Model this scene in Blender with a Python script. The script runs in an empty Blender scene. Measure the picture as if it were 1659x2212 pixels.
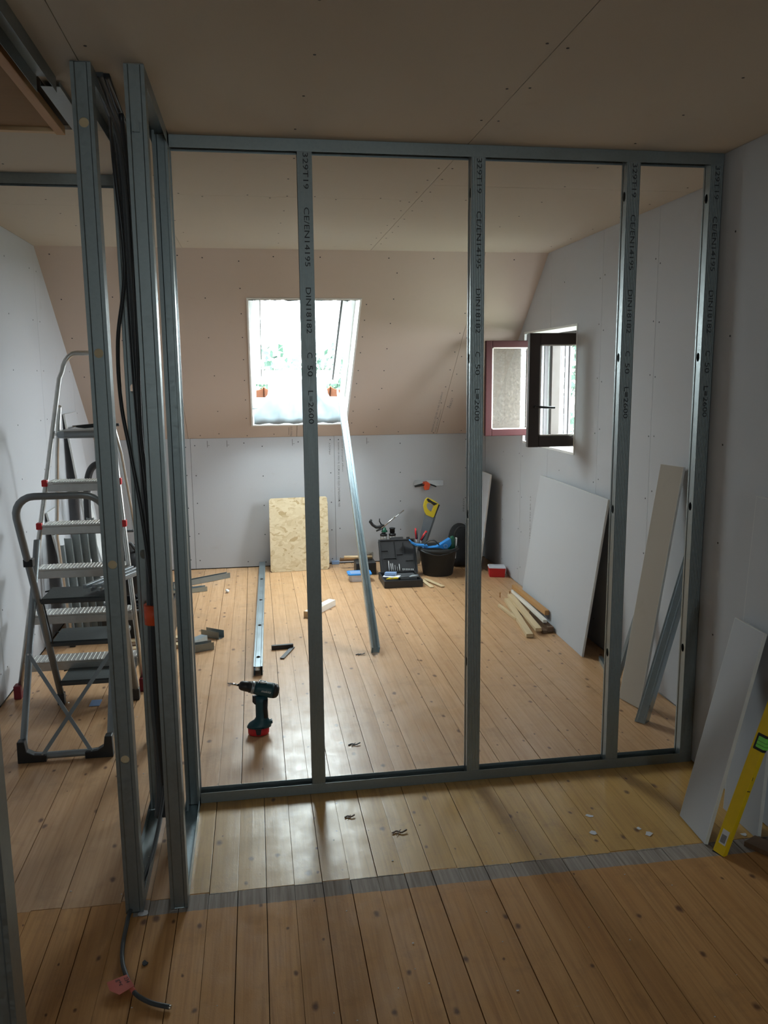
import bpy, math, random
from math import pi, sin, cos, radians, sqrt
from mathutils import Vector, Matrix
random.seed(7)
S = bpy.context.scene
COL = S.collection
V = Vector

# ------------------------------------------------------------------ camera
CH = 1.5979
def make_camera():
    yaw, pitch, roll, f = 0.1540, 0.1640, -0.0091, 1771.23
    fw = V((sin(yaw)*cos(pitch), cos(yaw)*cos(pitch), -sin(pitch)))
    r = V((cos(yaw), -sin(yaw), 0)); u = r.cross(fw)
    r2 = r*cos(roll)+u*sin(roll); u2 = -r*sin(roll)+u*cos(roll)
    cd = bpy.data.cameras.new('camera'); cd.sensor_fit = 'VERTICAL'; cd.sensor_height = 36
    cd.lens = 36*f/2212; cd.clip_start = 0.05; cd.clip_end = 200
    co = bpy.data.objects.new('camera', cd); COL.objects.link(co)
    m = Matrix((r2, u2, -fw)).transposed().to_4x4(); m.translation = V((0, 0, CH))
    co.matrix_world = m
    S.camera = co
make_camera()

# ------------------------------------------------------------------ world, lights, exposure
S.view_settings.view_transform = 'Standard'; S.view_settings.look = 'None'
S.view_settings.gamma = 1; S.view_settings.use_curve_mapping = False
S.view_settings.exposure = 0.87
w = bpy.data.worlds.new('overcast_sky'); S.world = w; w.use_nodes = True
bg = w.node_tree.nodes['Background']
bg.inputs[0].default_value = (0.88, 0.96, 1.0, 1); bg.inputs[1].default_value = 17.0

def portal(name, loc, rot, sx, sy):
    d = bpy.data.lights.new(name, 'AREA'); d.shape = 'RECTANGLE'; d.size = sx; d.size_y = sy
    d.cycles.is_portal = True
    o = bpy.data.objects.new(name, d); COL.objects.link(o); o.matrix_world = Matrix.Translation(loc) @ rot
    return o

# ------------------------------------------------------------------ materials
def new_mat(name):
    m = bpy.data.materials.new(name); m.use_nodes = True
    nt = m.node_tree; return m, nt, nt.nodes['Principled BSDF']
def N(nt, t, **kw):
    n = nt.nodes.new(t)
    for k, v in kw.items():
        if k == 'inp':
            for a, b in v.items(): n.inputs[a].default_value = b
        else: setattr(n, k, v)
    return n
def L(nt, a, b): nt.links.new(a, b)
def coords(nt, space='pos', scale=(1, 1, 1)):
    if space == 'pos': src = N(nt, 'ShaderNodeNewGeometry').outputs['Position']
    else: src = N(nt, 'ShaderNodeTexCoord').outputs['Object']
    mp = N(nt, 'ShaderNodeMapping'); mp.inputs['Scale'].default_value = scale
    L(nt, src, mp.inputs[0]); return mp.outputs[0]
def mixc(nt, fac, a, b, mode='MIX'):
    n = N(nt, 'ShaderNodeMix', data_type='RGBA', blend_type=mode)
    for sock, v in ((n.inputs[0], fac), (n.inputs[6], a), (n.inputs[7], b)):
        if hasattr(v, 'links') or isinstance(v, bpy.types.NodeSocket): L(nt, v, sock)
        else: sock.default_value = v if not isinstance(v, tuple) else (*v[:3], 1)
    return n.outputs[2]
def ramp(nt, src, stops):
    r = N(nt, 'ShaderNodeValToRGB'); e = r.color_ramp.elements
    while len(e) < len(stops): e.new(0.5)
    for i, (p, c) in enumerate(stops):
        e[i].position = p; e[i].color = (*c, 1) if isinstance(c, tuple) else (c, c, c, 1)
    L(nt, src, r.inputs[0]); return r.outputs[0]
def noise(nt, vec, scale, detail=3, rough=.55, dist=0):
    n = N(nt, 'ShaderNodeTexNoise', inp={'Scale': scale, 'Detail': detail, 'Roughness': rough, 'Distortion': dist})
    L(nt, vec, n.inputs['Vector']); return n.outputs['Fac']
def bump(nt, b, h, strength=.2, dist=.002):
    n = N(nt, 'ShaderNodeBump', inp={'Strength': strength, 'Distance': dist})
    L(nt, h, n.inputs['Height']); L(nt, n.outputs[0], b.inputs['Normal'])
def plain(name, col, rough=.5, metal=0, var=.12, scale=25, bmp=.08, space='obj', spec=None):
    m, nt, b = new_mat(name)
    v = coords(nt, space); f = noise(nt, v, scale, 4)
    c = mixc(nt, f, tuple(x*(1-var) for x in col), tuple(min(1, x*(1+var)) for x in col))
    L(nt, c, b.inputs['Base Color'])
    L(nt, ramp(nt, f, [(0.2, max(0, rough-.07)), (0.8, min(1, rough+.07))]), b.inputs['Roughness'])
    b.inputs['Metallic'].default_value = metal
    if spec is not None: b.inputs['Specular IOR Level'].default_value = spec
    if bmp: bump(nt, b, f, bmp, .001)
    return m

def gypsum(name, col, warm):
    m, nt, b = new_mat(name)
    v = coords(nt)
    big = noise(nt, v, 1.3, 3); fine = noise(nt, v, 260, 2); sm = noise(nt, v, 9, 4)
    c = mixc(nt, big, tuple(x*.95 for x in col), col)
    c = mixc(nt, ramp(nt, sm, [(0.66, 0.0), (0.8, 0.5)]), c, warm)
    c = mixc(nt, ramp(nt, fine, [(0.35, .06), (0.7, 0.0)]), c, tuple(x*.6 for x in col))
    L(nt, c, b.inputs['Base Color']); b.inputs['Roughness'].default_value = .85
    b.inputs['Specular IOR Level'].default_value = .25
    bump(nt, b, fine, .05, .0006)
    return m
M = {}
M['gyp'] = gypsum('plasterboard_paper', (.53, .545, .575), (.46, .45, .45))
M['gyp_warm'] = gypsum('plasterboard_paper_ivory', (.56, .465, .40), (.48, .39, .33))
M['gyp_ceil'] = gypsum('plasterboard_paper_ceiling', (.56, .50, .42), (.48, .42, .35))
M['gyp_core'] = plain('gypsum_core', (.72, .72, .70), .9)
M['gyp_old'] = gypsum('plasterboard_paper_beige', (.50, .46, .40), (.42, .38, .33))
M['gap'] = plain('dark_backing', (.05, .04, .03), .9, space='pos')

def steel(name, col=(.26, .29, .295), rough=.42, ribs=None):
    m, nt, b = new_mat(name)
    v = coords(nt, 'obj'); p = coords(nt)
    sp = N(nt, 'ShaderNodeTexVoronoi', inp={'Scale': 120.0}); L(nt, p, sp.inputs['Vector'])
    bg_ = noise(nt, p, 6, 3)
    f = mixc(nt, .5, sp.outputs['Color'], bg_)
    g = N(nt, 'ShaderNodeRGBToBW'); L(nt, f, g.inputs[0])
    c = mixc(nt, g.outputs[0], tuple(x*.86 for x in col), tuple(x*1.1 for x in col))
    L(nt, c, b.inputs['Base Color']); b.inputs['Metallic'].default_value = .85
    L(nt, ramp(nt, g.outputs[0], [(.2, rough-.06), (.8, rough+.1)]), b.inputs['Roughness'])
    if ribs:
        wv = N(nt, 'ShaderNodeTexWave', bands_direction=ribs, inp={'Scale': 50.0, 'Distortion': 0.0})
        L(nt, p, wv.inputs['Vector']); bump(nt, b, wv.outputs['Fac'], .5, .0007)
    return m
M['steel'] = steel('galvanised_steel')
M['steel_rib'] = steel('galvanised_steel_ribbed', ribs='X')
M['steel_blue'] = steel('bright_galvanised_steel', (.38, .46, .50), .33)
M['ink'] = plain('black_ink', (.03, .03, .035), .6)
M['ink_soft'] = plain('faded_ink', (.17, .17, .17), .7)
M['black'] = plain('black_plastic', (.018, .019, .021), .42)
M['black_matte'] = plain('black_rubber', (.02, .021, .021), .75)
M['dark_grey'] = plain('dark_grey_plastic', (.06, .065, .07), .5)
M['cloth_black'] = plain('black_fabric', (.014, .014, .016), .9, scale=60, bmp=.3)
M['alu'] = plain('brushed_aluminium', (.62, .62, .60), .36, .9, scale=40)
M['lad_steel'] = plain('grey_painted_steel_tube', (.30, .33, .35), .42, .55)
M['chrome'] = plain('chromed_steel', (.72, .73, .73), .16, 1)
M['bit'] = plain('bright_tool_steel', (.75, .76, .76), .35, .3)
M['mat'] = plain('ribbed_step_rubber', (.05, .06, .06), .62, scale=90, bmp=.4)
M['red'] = plain('red_plastic', (.62, .02, .025), .4)
M['red_dark'] = plain('dark_red_plastic', (.22, .015, .03), .5)
M['orange'] = plain('orange_tape', (.80, .10, .03), .45)
M['tag'] = plain('salmon_label_tape', (.62, .14, .10), .5)
M['yellow'] = plain('yellow_paint', (.92, .62, .01), .38)
M['yellow_p'] = plain('yellow_plastic', (.80, .62, .03), .4)
M['teal'] = plain('teal_tool_plastic', (.006, .062, .082), .45)
M['blue'] = plain('blue_plastic', (.03, .27, .72), .38)
M['blue_pale'] = plain('pale_blue_plastic', (.24, .36, .58), .4)
M['white'] = plain('white_paint', (.80, .81, .80), .5)
M['white_pl'] = plain('translucent_white_plastic', (.62, .63, .68), .45)
M['paper'] = plain('white_paper', (.75, .76, .80), .8)
M['green'] = plain('green_vial_liquid', (.25, .85, .12), .2)
M['green_dark'] = plain('green_glass_plastic', (.01, .09, .05), .2)
M['frame_dark'] = plain('dark_brown_lacquered_wood', (.035, .020, .014), .45)
M['frame_red'] = plain('reddish_mahogany_stain', (.04, .008, .008), .6, spec=.2)
M['putty'] = plain('glazing_bead', (.62, .55, .50), .6)
M['sheet'] = plain('white_plastic_sheet', (.30, .35, .38), .45, bmp=.2, scale=8)
M['tile'] = plain('terracotta_tile', (.20, .07, .03), .8)
M['shutter'] = plain('weathered_shutter_paint', (.13, .115, .12), .7)
M['render_out'] = plain('pale_exterior_render', (.75, .76, .76), .9)
M['leafcol'] = plain('tree_foliage', (.015, .048, .026), .8, scale=3, var=.5)
M['bark'] = plain('tree_bark', (.09, .07, .05), .9)
M['grass'] = plain('garden_ground_cover', (.085, .10, .07), .95)

def wood(name, a, b2, axis, rough=.55, g=1.0):
    m, nt, b = new_mat(name)
    sc = [60*g, 60*g, 60*g]; sc['XYZ'.index(axis)] = 3*g
    v = coords(nt, 'pos', tuple(sc)); f = noise(nt, v, 1, 4, .6, .6)
    c = mixc(nt, f, a, b2); L(nt, c, b.inputs['Base Color']); b.inputs['Roughness'].default_value = rough
    bump(nt, b, f, .15, .001); return m
M['pine'] = wood('raw_pine', (.56, .41, .23), (.72, .57, .36), 'Y')
M['pine_x'] = wood('raw_pine_end', (.50, .33, .17), (.64, .46, .27), 'X')
M['batten'] = wood('stained_batten', (.40, .20, .07), (.55, .30, .11), 'Y')
M['wood_white'] = wood('pale_planed_wood', (.74, .70, .62), (.84, .81, .74), 'X')
M['wood_brown'] = wood('dark_brown_wood', (.10, .055, .03), (.19, .11, .06), 'X')
M['hatch'] = wood('brown_fibreboard', (.25, .15, .07), (.32, .20, .10), 'X', .8, .3)

def osb():
    m, nt, b = new_mat('oriented_strand_board')
    v = coords(nt, 'pos', (1, 1, 1.6))
    d = N(nt, 'ShaderNodeTexNoise', inp={'Scale': 9.0, 'Detail': 2.0}); L(nt, v, d.inputs['Vector'])
    mv = N(nt, 'ShaderNodeMix', data_type='VECTOR'); mv.inputs[0].default_value = .16
    L(nt, v, mv.inputs[4]); L(nt, d.outputs['Color'], mv.inputs[5])
    vo = N(nt, 'ShaderNodeTexVoronoi', inp={'Scale': 34.0}); L(nt, mv.outputs[1], vo.inputs['Vector'])
    g = N(nt, 'ShaderNodeRGBToBW'); L(nt, vo.outputs['Color'], g.inputs[0])
    c = ramp(nt, g.outputs[0], [(.12, (.50, .36, .19)), (.3, (.66, .53, .33)), (.7, (.74, .62, .42)), (.95, (.60, .46, .27))])
    L(nt, c, b.inputs['Base Color']); b.inputs['Roughness'].default_value = .7
    bump(nt, b, g.outputs[0], .25, .001); return m
M['osb'] = osb()

def floor_mat(name, ca, cb, cc, gloss, grey=False, worn=False):
    m, nt, b = new_mat(name)
    geo = N(nt, 'ShaderNodeNewGeometry'); oi = N(nt, 'ShaderNodeObjectInfo')
    # every board reads its own stretch of wood
    sh = N(nt, 'ShaderNodeVectorMath', operation='MULTIPLY_ADD')
    cx = N(nt, 'ShaderNodeCombineXYZ'); L(nt, oi.outputs['Random'], cx.inputs[0]); L(nt, oi.outputs['Random'], cx.inputs[1])
    L(nt, cx.outputs[0], sh.inputs[0]); sh.inputs[1].default_value = (17, 43, 0); L(nt, geo.outputs['Position'], sh.inputs[2])
    def mp(sc):
        q = N(nt, 'ShaderNodeMapping'); q.inputs['Scale'].default_value = sc; L(nt, sh.outputs[0], q.inputs[0]); return q.outputs[0]
    grain = noise(nt, mp((75, 2.6, 1)), 1, 5, .6, .8)
    band = noise(nt, mp((14, .8, 1)), 1, 3, .5, .3)
    c = mixc(nt, ramp(nt, band, [(.3, 0.0), (.7, 1.0)]), ca, cb)
    c = mixc(nt, ramp(nt, grain, [(.42, 0.0), (.72, .55)]), c, cc)
    # board to board tint
    c = mixc(nt, ramp(nt, oi.outputs['Random'], [(0, .0), (1, .38)]), c, tuple(x*.78 for x in ca))
    # knots
    vo = N(nt, 'ShaderNodeTexVoronoi', voronoi_dimensions='2D', inp={'Scale': 1.0, 'Randomness': 1.0}); kd = N(nt, 'ShaderNodeTexNoise', inp={'Scale': 30.0, 'Detail': 2.0}); L(nt, geo.outputs['Position'], kd.inputs['Vector'])
    ka = N(nt, 'ShaderNodeVectorMath', operation='MULTIPLY_ADD'); L(nt, kd.outputs['Color'], ka.inputs[0]); ka.inputs[1].default_value = (.09, .09, 0); L(nt, mp((8.5, 5.2, 0)), ka.inputs[2])
    L(nt, ka.outputs[0], vo.inputs['Vector'])
    sepc = N(nt, 'ShaderNodeSeparateColor'); L(nt, vo.outputs['Color'], sepc.inputs[0])
    size = N(nt, 'ShaderNodeMath', operation='MULTIPLY_ADD', inp={1: .095, 2: .028}); L(nt, sepc.outputs[0], size.inputs[0])
    dv = N(nt, 'ShaderNodeMath', operation='DIVIDE'); L(nt, vo.outputs['Distance'], dv.inputs[0]); L(nt, size.outputs[0], dv.inputs[1])
    kn = ramp(nt, dv.outputs[0], [(.35, 1.0), (1.0, 0.0)])
    gate = N(nt, 'ShaderNodeMath', operation='GREATER_THAN', inp={1: .38}); L(nt, sepc.outputs[1], gate.inputs[0])
    km = N(nt, 'ShaderNodeMath', operation='MULTIPLY'); L(nt, kn, km.inputs[0]); L(nt, gate.outputs[0], km.inputs[1])
    km2 = N(nt, 'ShaderNodeMath', operation='MULTIPLY', inp={1: .85}); L(nt, km.outputs[0], km2.inputs[0])
    c = mixc(nt, km2.outputs[0], c, (.105, .04, .02))
    # dirt and scratches
    dirt = noise(nt, coords(nt, 'pos', (1, 1, 1)), 5.5, 5, .7)
    c = mixc(nt, ramp(nt, dirt, [(.54, 0.0), (.8, .45)]), c, (.20, .11, .055))
    scr = noise(nt, coords(nt, 'pos', (3, 90, 1)), 2.0, 2, .5, 2.5)
    scr2 = noise(nt, coords(nt, 'pos', (45, 38, 1)), 1.6, 4, .7, 2.0)
    if worn:
        c = mixc(nt, ramp(nt, scr2, [(.66, 0.0), (.78, .45)]), c, (.50, .44, .36))
        c = mixc(nt, ramp(nt, scr, [(.70, 0.0), (.77, .28)]), c, (.55, .47, .38))
    rough = ramp(nt, noise(nt, coords(nt, 'pos', (9, 7, 1)), 1.0, 6, .75), [(.3, gloss), (.7, gloss+.24)])
    if grey:
        sp = N(nt, 'ShaderNodeSeparateXYZ'); L(nt, geo.outputs['Position'], sp.inputs[0])
        en = noise(nt, coords(nt, 'pos', (40, 14, 1)), 1, 3)
        def edge(out, thr, sgn, amp=.008):
            a = N(nt, 'ShaderNodeMath', operation='MULTIPLY_ADD', inp={1: amp}); L(nt, en, a.inputs[0]); L(nt, out, a.inputs[2])
            q = N(nt, 'ShaderNodeMath', operation='GREATER_THAN' if sgn > 0 else 'LESS_THAN', inp={1: thr+amp/2}); L(nt, a.outputs[0], q.inputs[0]); return q.outputs[0]
        def mul(*s):
            o = s[0]
            for t in s[1:]:
                q = N(nt, 'ShaderNodeMath', operation='MULTIPLY'); L(nt, o, q.inputs[0]); L(nt, t, q.inputs[1]); o = q.outputs[0]
            return o
        m1 = mul(edge(sp.outputs[1], 2.326, 1), edge(sp.outputs[1], 2.404, -1), edge(sp.outputs[0], -.415, 1))
        m2 = mul(edge(sp.outputs[1], 2.36, 1), edge(sp.outputs[1], 3.0, -1), edge(sp.outputs[0], -.362, 1), edge(sp.outputs[0], -.322, -1))
        mx = N(nt, 'ShaderNodeMath', operation='MAXIMUM'); L(nt, m1, mx.inputs[0]); L(nt, m2, mx.inputs[1])
        gm = N(nt, 'ShaderNodeMath', operation='MULTIPLY', inp={1: .86}); L(nt, mx.outputs[0], gm.inputs[0])
        gc = mixc(nt, ramp(nt, grain, [(.35, 0.0), (.7, 1.0)]), (.43, .415, .40), (.20, .19, .18))
        c = mixc(nt, gm.outputs[0], c, gc)
        rough = mixc(nt, mx.outputs[0], rough, (.8, .8, .8))
    L(nt, c, b.inputs['Base Color']); L(nt, rough, b.inputs['Roughness'])
    b.inputs['Coat Weight'].default_value = 0.0 if worn else .1
    b.inputs['Specular IOR Level'].default_value = .28 if worn else .5
    b.inputs['Coat Roughness'].default_value = .16
    hz = noise(nt, coords(nt, 'pos', (22, 15, 1)), 1.0, 6, .8)
    ha = N(nt, 'ShaderNodeMath', operation='MULTIPLY_ADD', inp={1: 1.6}); L(nt, hz, ha.inputs[0]); L(nt, grain, ha.inputs[2])
    hh = N(nt, 'ShaderNodeMath', operation='MULTIPLY_ADD', inp={1: 1.2}); L(nt, scr2, hh.inputs[0]); L(nt, ha.outputs[0], hh.inputs[2])
    bump(nt, b, hh.outputs[0], .16 if not worn else .25, .0012)
    return m
M['fl_rear'] = floor_mat('pine_floor_varnished', (.58, .34, .17), (.66, .41, .225), (.38, .18, .07), .27)
M['fl_mid'] = floor_mat('pine_floor_golden_varnish', (.62, .36, .10), (.69, .43, .14), (.40, .20, .05), .27, grey=True)
M['fl_front'] = floor_mat('pine_floor_worn', (.60, .30, .105), (.67, .36, .14), (.31, .13, .04), .50, grey=True, worn=True)

def glass(name, dusty=0.0):
    m, nt, b = new_mat(name)
    for n in list(nt.nodes):
        if n.type == 'BSDF_PRINCIPLED': nt.nodes.remove(n)
    out = [n for n in nt.nodes if n.type == 'OUTPUT_MATERIAL'][0]
    tr = N(nt, 'ShaderNodeBsdfTransparent', inp={'Color': (.93, .96, .95, 1)})
    gl = N(nt, 'ShaderNodeBsdfGlossy', inp={'Roughness': .03}); lw = N(nt, 'ShaderNodeLayerWeight', inp={'Blend': .5})
    pw = N(nt, 'ShaderNodeMath', operation='POWER', inp={1: 4.0}); L(nt, lw.outputs['Facing'], pw.inputs[0])
    fr = N(nt, 'ShaderNodeMath', operation='MULTIPLY_ADD', inp={1: .6, 2: .04}); L(nt, pw.outputs[0], fr.inputs[0])
    mx = N(nt, 'ShaderNodeMixShader'); L(nt, fr.outputs[0], mx.inputs[0]); L(nt, tr.outputs[0], mx.inputs[1]); L(nt, gl.outputs[0], mx.inputs[2])
    last = mx.outputs[0]
    if dusty:
        df = N(nt, 'ShaderNodeBsdfDiffuse', inp={'Color': (.27, .235, .20, 1)})
        f = noise(nt, coords(nt), 45, 5, .8)
        r = ramp(nt, f, [(.35, dusty*.5), (.75, min(1, dusty*1.4))])
        m2 = N(nt, 'ShaderNodeMixShader'); L(nt, r, m2.inputs[0]); L(nt, last, m2.inputs[1]); L(nt, df.outputs[0], m2.inputs[2]); last = m2.outputs[0]
    L(nt, last, out.inputs[0]); return m
M['glass'] = glass('window_glass')
M['glass_dusty'] = glass('dusty_window_glass', .32)

# ------------------------------------------------------------------ mesh builder
class MB:
    def __init__(s): s.v = []; s.f = []; s.m = []; s.sm = []
    def add(s, vs, fs, mi=0, smooth=False):
        k = len(s.v); s.v += [V(p) for p in vs]
        for f in fs: s.f.append([k+i for i in f]); s.m.append(mi); s.sm.append(smooth)
        return s
    def hexa(s, c, mi=0):   # 8 corners: bottom ring 0-3, top ring 4-7
        return s.add(c, [(3, 2, 1, 0), (4, 5, 6, 7), (0, 1, 5, 4), (1, 2, 6, 5), (2, 3, 7, 6), (3, 0, 4, 7)], mi)
    def box(s, a, b, mi=0):
        x0, y0, z0 = [min(p, q) for p, q in zip(a, b)]; x1, y1, z1 = [max(p, q) for p, q in zip(a, b)]
        return s.hexa([(x0, y0, z0), (x1, y0, z0), (x1, y1, z0), (x0, y1, z0), (x0, y0, z1), (x1, y0, z1), (x1, y1, z1), (x0, y1, z1)], mi)
    def obox(s, o, u, v, n, mi=0):   # origin corner and three edge vectors
        o, u, v, n = V(o), V(u), V(v), V(n)
        if u.cross(v).dot(n) < 0: u, v = v, u
        return s.hexa([o, o+u, o+u+v, o+v, o+n, o+u+n, o+u+v+n, o+v+n], mi)
    def rings(s, rs, mi=0, smooth=True, cap=True, closed=True):
        k = len(s.v); n = len(rs[0])
        for r in rs: s.v += [V(p) for p in r]
        for i in range(len(rs)-1):
            for j in range(n if closed else n-1):
                a = k+i*n+j; b = k+i*n+(j+1) % n
                s.f.append([a, b, b+n, a+n]); s.m.append(mi); s.sm.append(smooth)
        if cap and closed:
            s.f.append([k+j for j in range(n)][::-1]); s.m.append(mi); s.sm.append(False)
            s.f.append([k+(len(rs)-1)*n+j for j in range(n)]); s.m.append(mi); s.sm.append(False)
        return s
    def tube(s, pts, r, n=10, mi=0, sx=1.0, up=None):
        pts = [V(p) for p in pts]; rs = []
        rad = r if isinstance(r, (list, tuple)) else [r]*len(pts)
        prev = None
        for i, p in enumerate(pts):
            t = (pts[min(i+1, len(pts)-1)]-pts[max(i-1, 0)]).normalized()
            if prev is None:
                a = V(up) if up else (V((0, 0, 1)) if abs(t.z) < .9 else V((0, 1, 0)))
                prev = (a-t*a.dot(t)).normalized()
            else:
                q = prev-t*prev.dot(t); prev = q.normalized() if q.length > 1e-6 else prev
            b = t.cross(prev)
            rs.append([p+prev*rad[i]*cos(2*pi*j/n)+b*rad[i]*sx*sin(2*pi*j/n) for j in range(n)])
        return s.rings(rs, mi)
    def cyl(s, a, b, r0, r1=None, n=16, mi=0, smooth=True):
        a, b = V(a), V(b); r1 = r0 if r1 is None else r1; t = (b-a).normalized()
        q = V((0, 0, 1)) if abs(t.z) < .9 else V((1, 0, 0)); u = (q-t*q.dot(t)).normalized(); w_ = t.cross(u)
        return s.rings([[p+u*r*cos(2*pi*j/n)+w_*r*sin(2*pi*j/n) for j in range(n)] for p, r in ((a, r0), (b, r1))], mi, smooth)
    def lathe(s, o, axis, prof, n=20, mi=0, sc=(1, 1)):
        o = V(o); t = V(axis).normalized(); q = V((0, 0, 1)) if abs(t.z) < .9 else V((1, 0, 0))
        u = (q-t*q.dot(t)).normalized(); w_ = t.cross(u)
        return s.rings([[o+t*h+u*r*sc[0]*cos(2*pi*j/n)+w_*r*sc[1]*sin(2*pi*j/n) for j in range(n)] for h, r in prof], mi)
    def prism(s, pts, ext, mi=0, smooth=False):
        pts = [V(p) for p in pts]; ext = V(ext); n = len(pts)
        nrm = sum(((pts[i]).cross(pts[(i+1) % n]) for i in range(n)), V())
        if nrm.dot(ext) < 0: pts = pts[::-1]
        s.add(pts+[p+ext for p in pts], [list(range(n))[::-1], list(range(n, 2*n))]+[[i, (i+1) % n, n+(i+1) % n, n+i] for i in range(n)], mi, smooth)
        return s
    def bar(s, a, b, wd, th, up, mi=0):   # rectangular bar a->b; wd along side, th along up
        a, b, up = V(a), V(b), V(up); t = (b-a).normalized(); n_ = (up-t*up.dot(t)).normalized(); sd = t.cross(n_)
        return s.obox(a-sd*wd/2-n_*th/2, b-a, sd*wd, n_*th, mi)
    def build(s, name, mats, parent=None, bevel=0, solid=0, subsurf=0, seg=2):
        if not isinstance(mats, (list, tuple)): mats = [mats]
        if parent is not None:
            root = parent
            while root.parent: root = root.parent
            off = root.location.copy()
        else:
            lo = [min(p[i] for p in s.v) for i in range(3)]; hi = [max(p[i] for p in s.v) for i in range(3)]
            off = V(((lo[0]+hi[0])/2, (lo[1]+hi[1])/2, lo[2]))
        me = bpy.data.meshes.new(name); me.from_pydata([p-off for p in s.v], [], s.f)
        for m in mats: me.materials.append(M[m] if isinstance(m, str) else m)
        me.polygons.foreach_set('material_index', s.m); me.polygons.foreach_set('use_smooth', s.sm); me.update()
        o = bpy.data.objects.new(name, me); COL.objects.link(o)
        if parent is not None: o.parent = parent
        else: o.location = off
        if solid: md = o.modifiers.new('sheet', 'SOLIDIFY'); md.thickness = solid; md.offset = 0
        if bevel: md = o.modifiers.new('bevel', 'BEVEL'); md.width = bevel; md.segments = seg; md.limit_method = 'ANGLE'; md.angle_limit = radians(40)
        if subsurf: md = o.modifiers.new('sub', 'SUBSURF'); md.levels = subsurf; md.render_levels = subsurf
        return o
def tag(o, label, cat, group=None):
    o['label'] = label; o['category'] = cat
    if group: o['group'] = group
    return o
def thing(name, label, cat, loc, group=None):
    o = bpy.data.objects.new(name, None); COL.objects.link(o); o.location = V(loc); o.empty_display_size = .05
    return tag(o, label, cat, group)
def struct(o): o['kind'] = 'structure'; return o
def sroot(name):
    o = bpy.data.objects.new(name, None); COL.objects.link(o); return struct(o)
def catmull(pts, k=8):
    pts = [V(p) for p in pts]; out = []
    P = [pts[0]]+pts+[pts[-1]]
    for i in range(1, len(P)-2):
        for j in range(k):
            t = j/k; a, b, c, d = P[i-1], P[i], P[i+1], P[i+2]
            out.append(.5*((2*b)+(c-a)*t+(2*a-5*b+4*c-d)*t*t+(3*b-a-3*c+d)*t**3))
    out.append(pts[-1]); return out
def text(name, s, parent, mat, origin, run, upv, h, length=None, off=.0006, shear=0):
    """flat lettering: baseline starts at origin, runs along run, letters stand along upv"""
    cu = bpy.data.curves.new('t', 'FONT'); cu.body = s; cu.size = 1; cu.resolution_u = 3; cu.shear = shear
    to = bpy.data.objects.new('t', cu); COL.objects.link(to)
    dg = bpy.context.evaluated_depsgraph_get(); me = bpy.data.meshes.new_from_object(to.evaluated_get(dg))
    bpy.data.objects.remove(to); bpy.data.curves.remove(cu)
    xs = [v.co.x for v in me.vertices]; x0, x1 = min(xs), max(xs)
    run, upv = V(run).normalized(), V(upv).normalized(); nrm = run.cross(upv)
    kx = (length/(x1-x0)) if length else h/.7; ky = h/.7
    root = parent
    while root.parent: root = root.parent
    for v in me.vertices:
        v.co = V(origin)+run*(v.co.x-x0)*kx+upv*v.co.y*ky+nrm*off-root.location
    me.materials.append(M[mat]); me.name = name
    o = bpy.data.objects.new(name, me); COL.objects.link(o); o.parent = parent; return o

# ------------------------------------------------------------------ room numbers
H = 2.40; XR = 1.75; XRB = 1.975; XL = -1.295; YB = 6.925; ZK = 1.105; YS = 5.445
YF = 2.972; YBACK = -4.2; T = .0125
SL = V((0, YB-YS, ZK-H)).normalized()       # down the slope
SLN = V((0, -SL.z*-1, 0))                   # placeholder
SLN = V((1, 0, 0)).cross(SL).normalized()   # normal of the slope
if SLN.y > 0: SLN = -SLN                    # into the room
SLEN = V((0, YB-YS, ZK-H)).length
def sp(x, s, d=0): return V((x, YS, H))+SL*s+SLN*d

# ------------------------------------------------------------------ floor
def build_floor():
    fl = sroot('floor')
    MB().box((-1.6, YBACK-.2, -.12), (2.4, YB+.2, -.024)).build('subfloor', 'gap', fl)
    pitch = .0889; x = -.016; xs = []
    k = -15
    while True:
        a = x+k*pitch; k += 1
        if a > XRB: break
        xs.append(max(a, XL))
    rnd = random.Random(3)
    for i, a in enumerate(xs):
        b = min(a+pitch, XRB)
        if b-a < .01 or b <= XL: continue
        secs = []
        yj = 2.402+rnd.uniform(-.006, .008)
        y2 = 3.03+rnd.uniform(-.02, .03)
        left = a < -.33
        if left: secs = [(YBACK, yj, 'fl_front'), (yj, YB, 'fl_rear')]
        else: secs = [(YBACK, yj, 'fl_front'), (yj, y2, 'fl_mid'), (y2, YB, 'fl_rear')]
        for y0, y1, mt in secs:
            wide = (i % 2 == 0)
            if mt == 'fl_front': wide = (i % 3 != 1)
            g0 = rnd.uniform(.0016, .0027) if wide else rnd.uniform(.0003, .0010)
            g1 = .0003
            if mt == 'fl_mid': g0 = rnd.uniform(.0016, .0025) if i % 2 else rnd.uniform(.0003, .0010)
            tl = rnd.uniform(-.0009, .0007); tr = rnd.uniform(-.0009, .0007)
            xx = [a+g0, a+g0+.0009, (a+b)/2, b-g1-.0009, b-g1]
            zz = [tl-.0001, tl, (tl+tr)/2+.0003, tr, tr-.0001]
            m = MB(); n = 5
            vs = [(xx[j], y0+.0012, zz[j]) for j in range(n)]+[(xx[j], y1-.0012, zz[j]) for j in range(n)]
            vs += [(xx[0], y0+.0012, -.022), (xx[4], y0+.0012, -.022), (xx[0], y1-.0012, -.022), (xx[4], y1-.0012, -.022)]
            m.add(vs, [(j, j+1, j+n+1, j+n) for j in range(4)]+[(10, 0, 5, 12), (4, 11, 13, 9), (10, 11, 4, 3, 2, 1, 0), (12, 5, 6, 7, 8, 9, 13)])
            m.build('floorboard', mt, fl)
build_floor()

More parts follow.
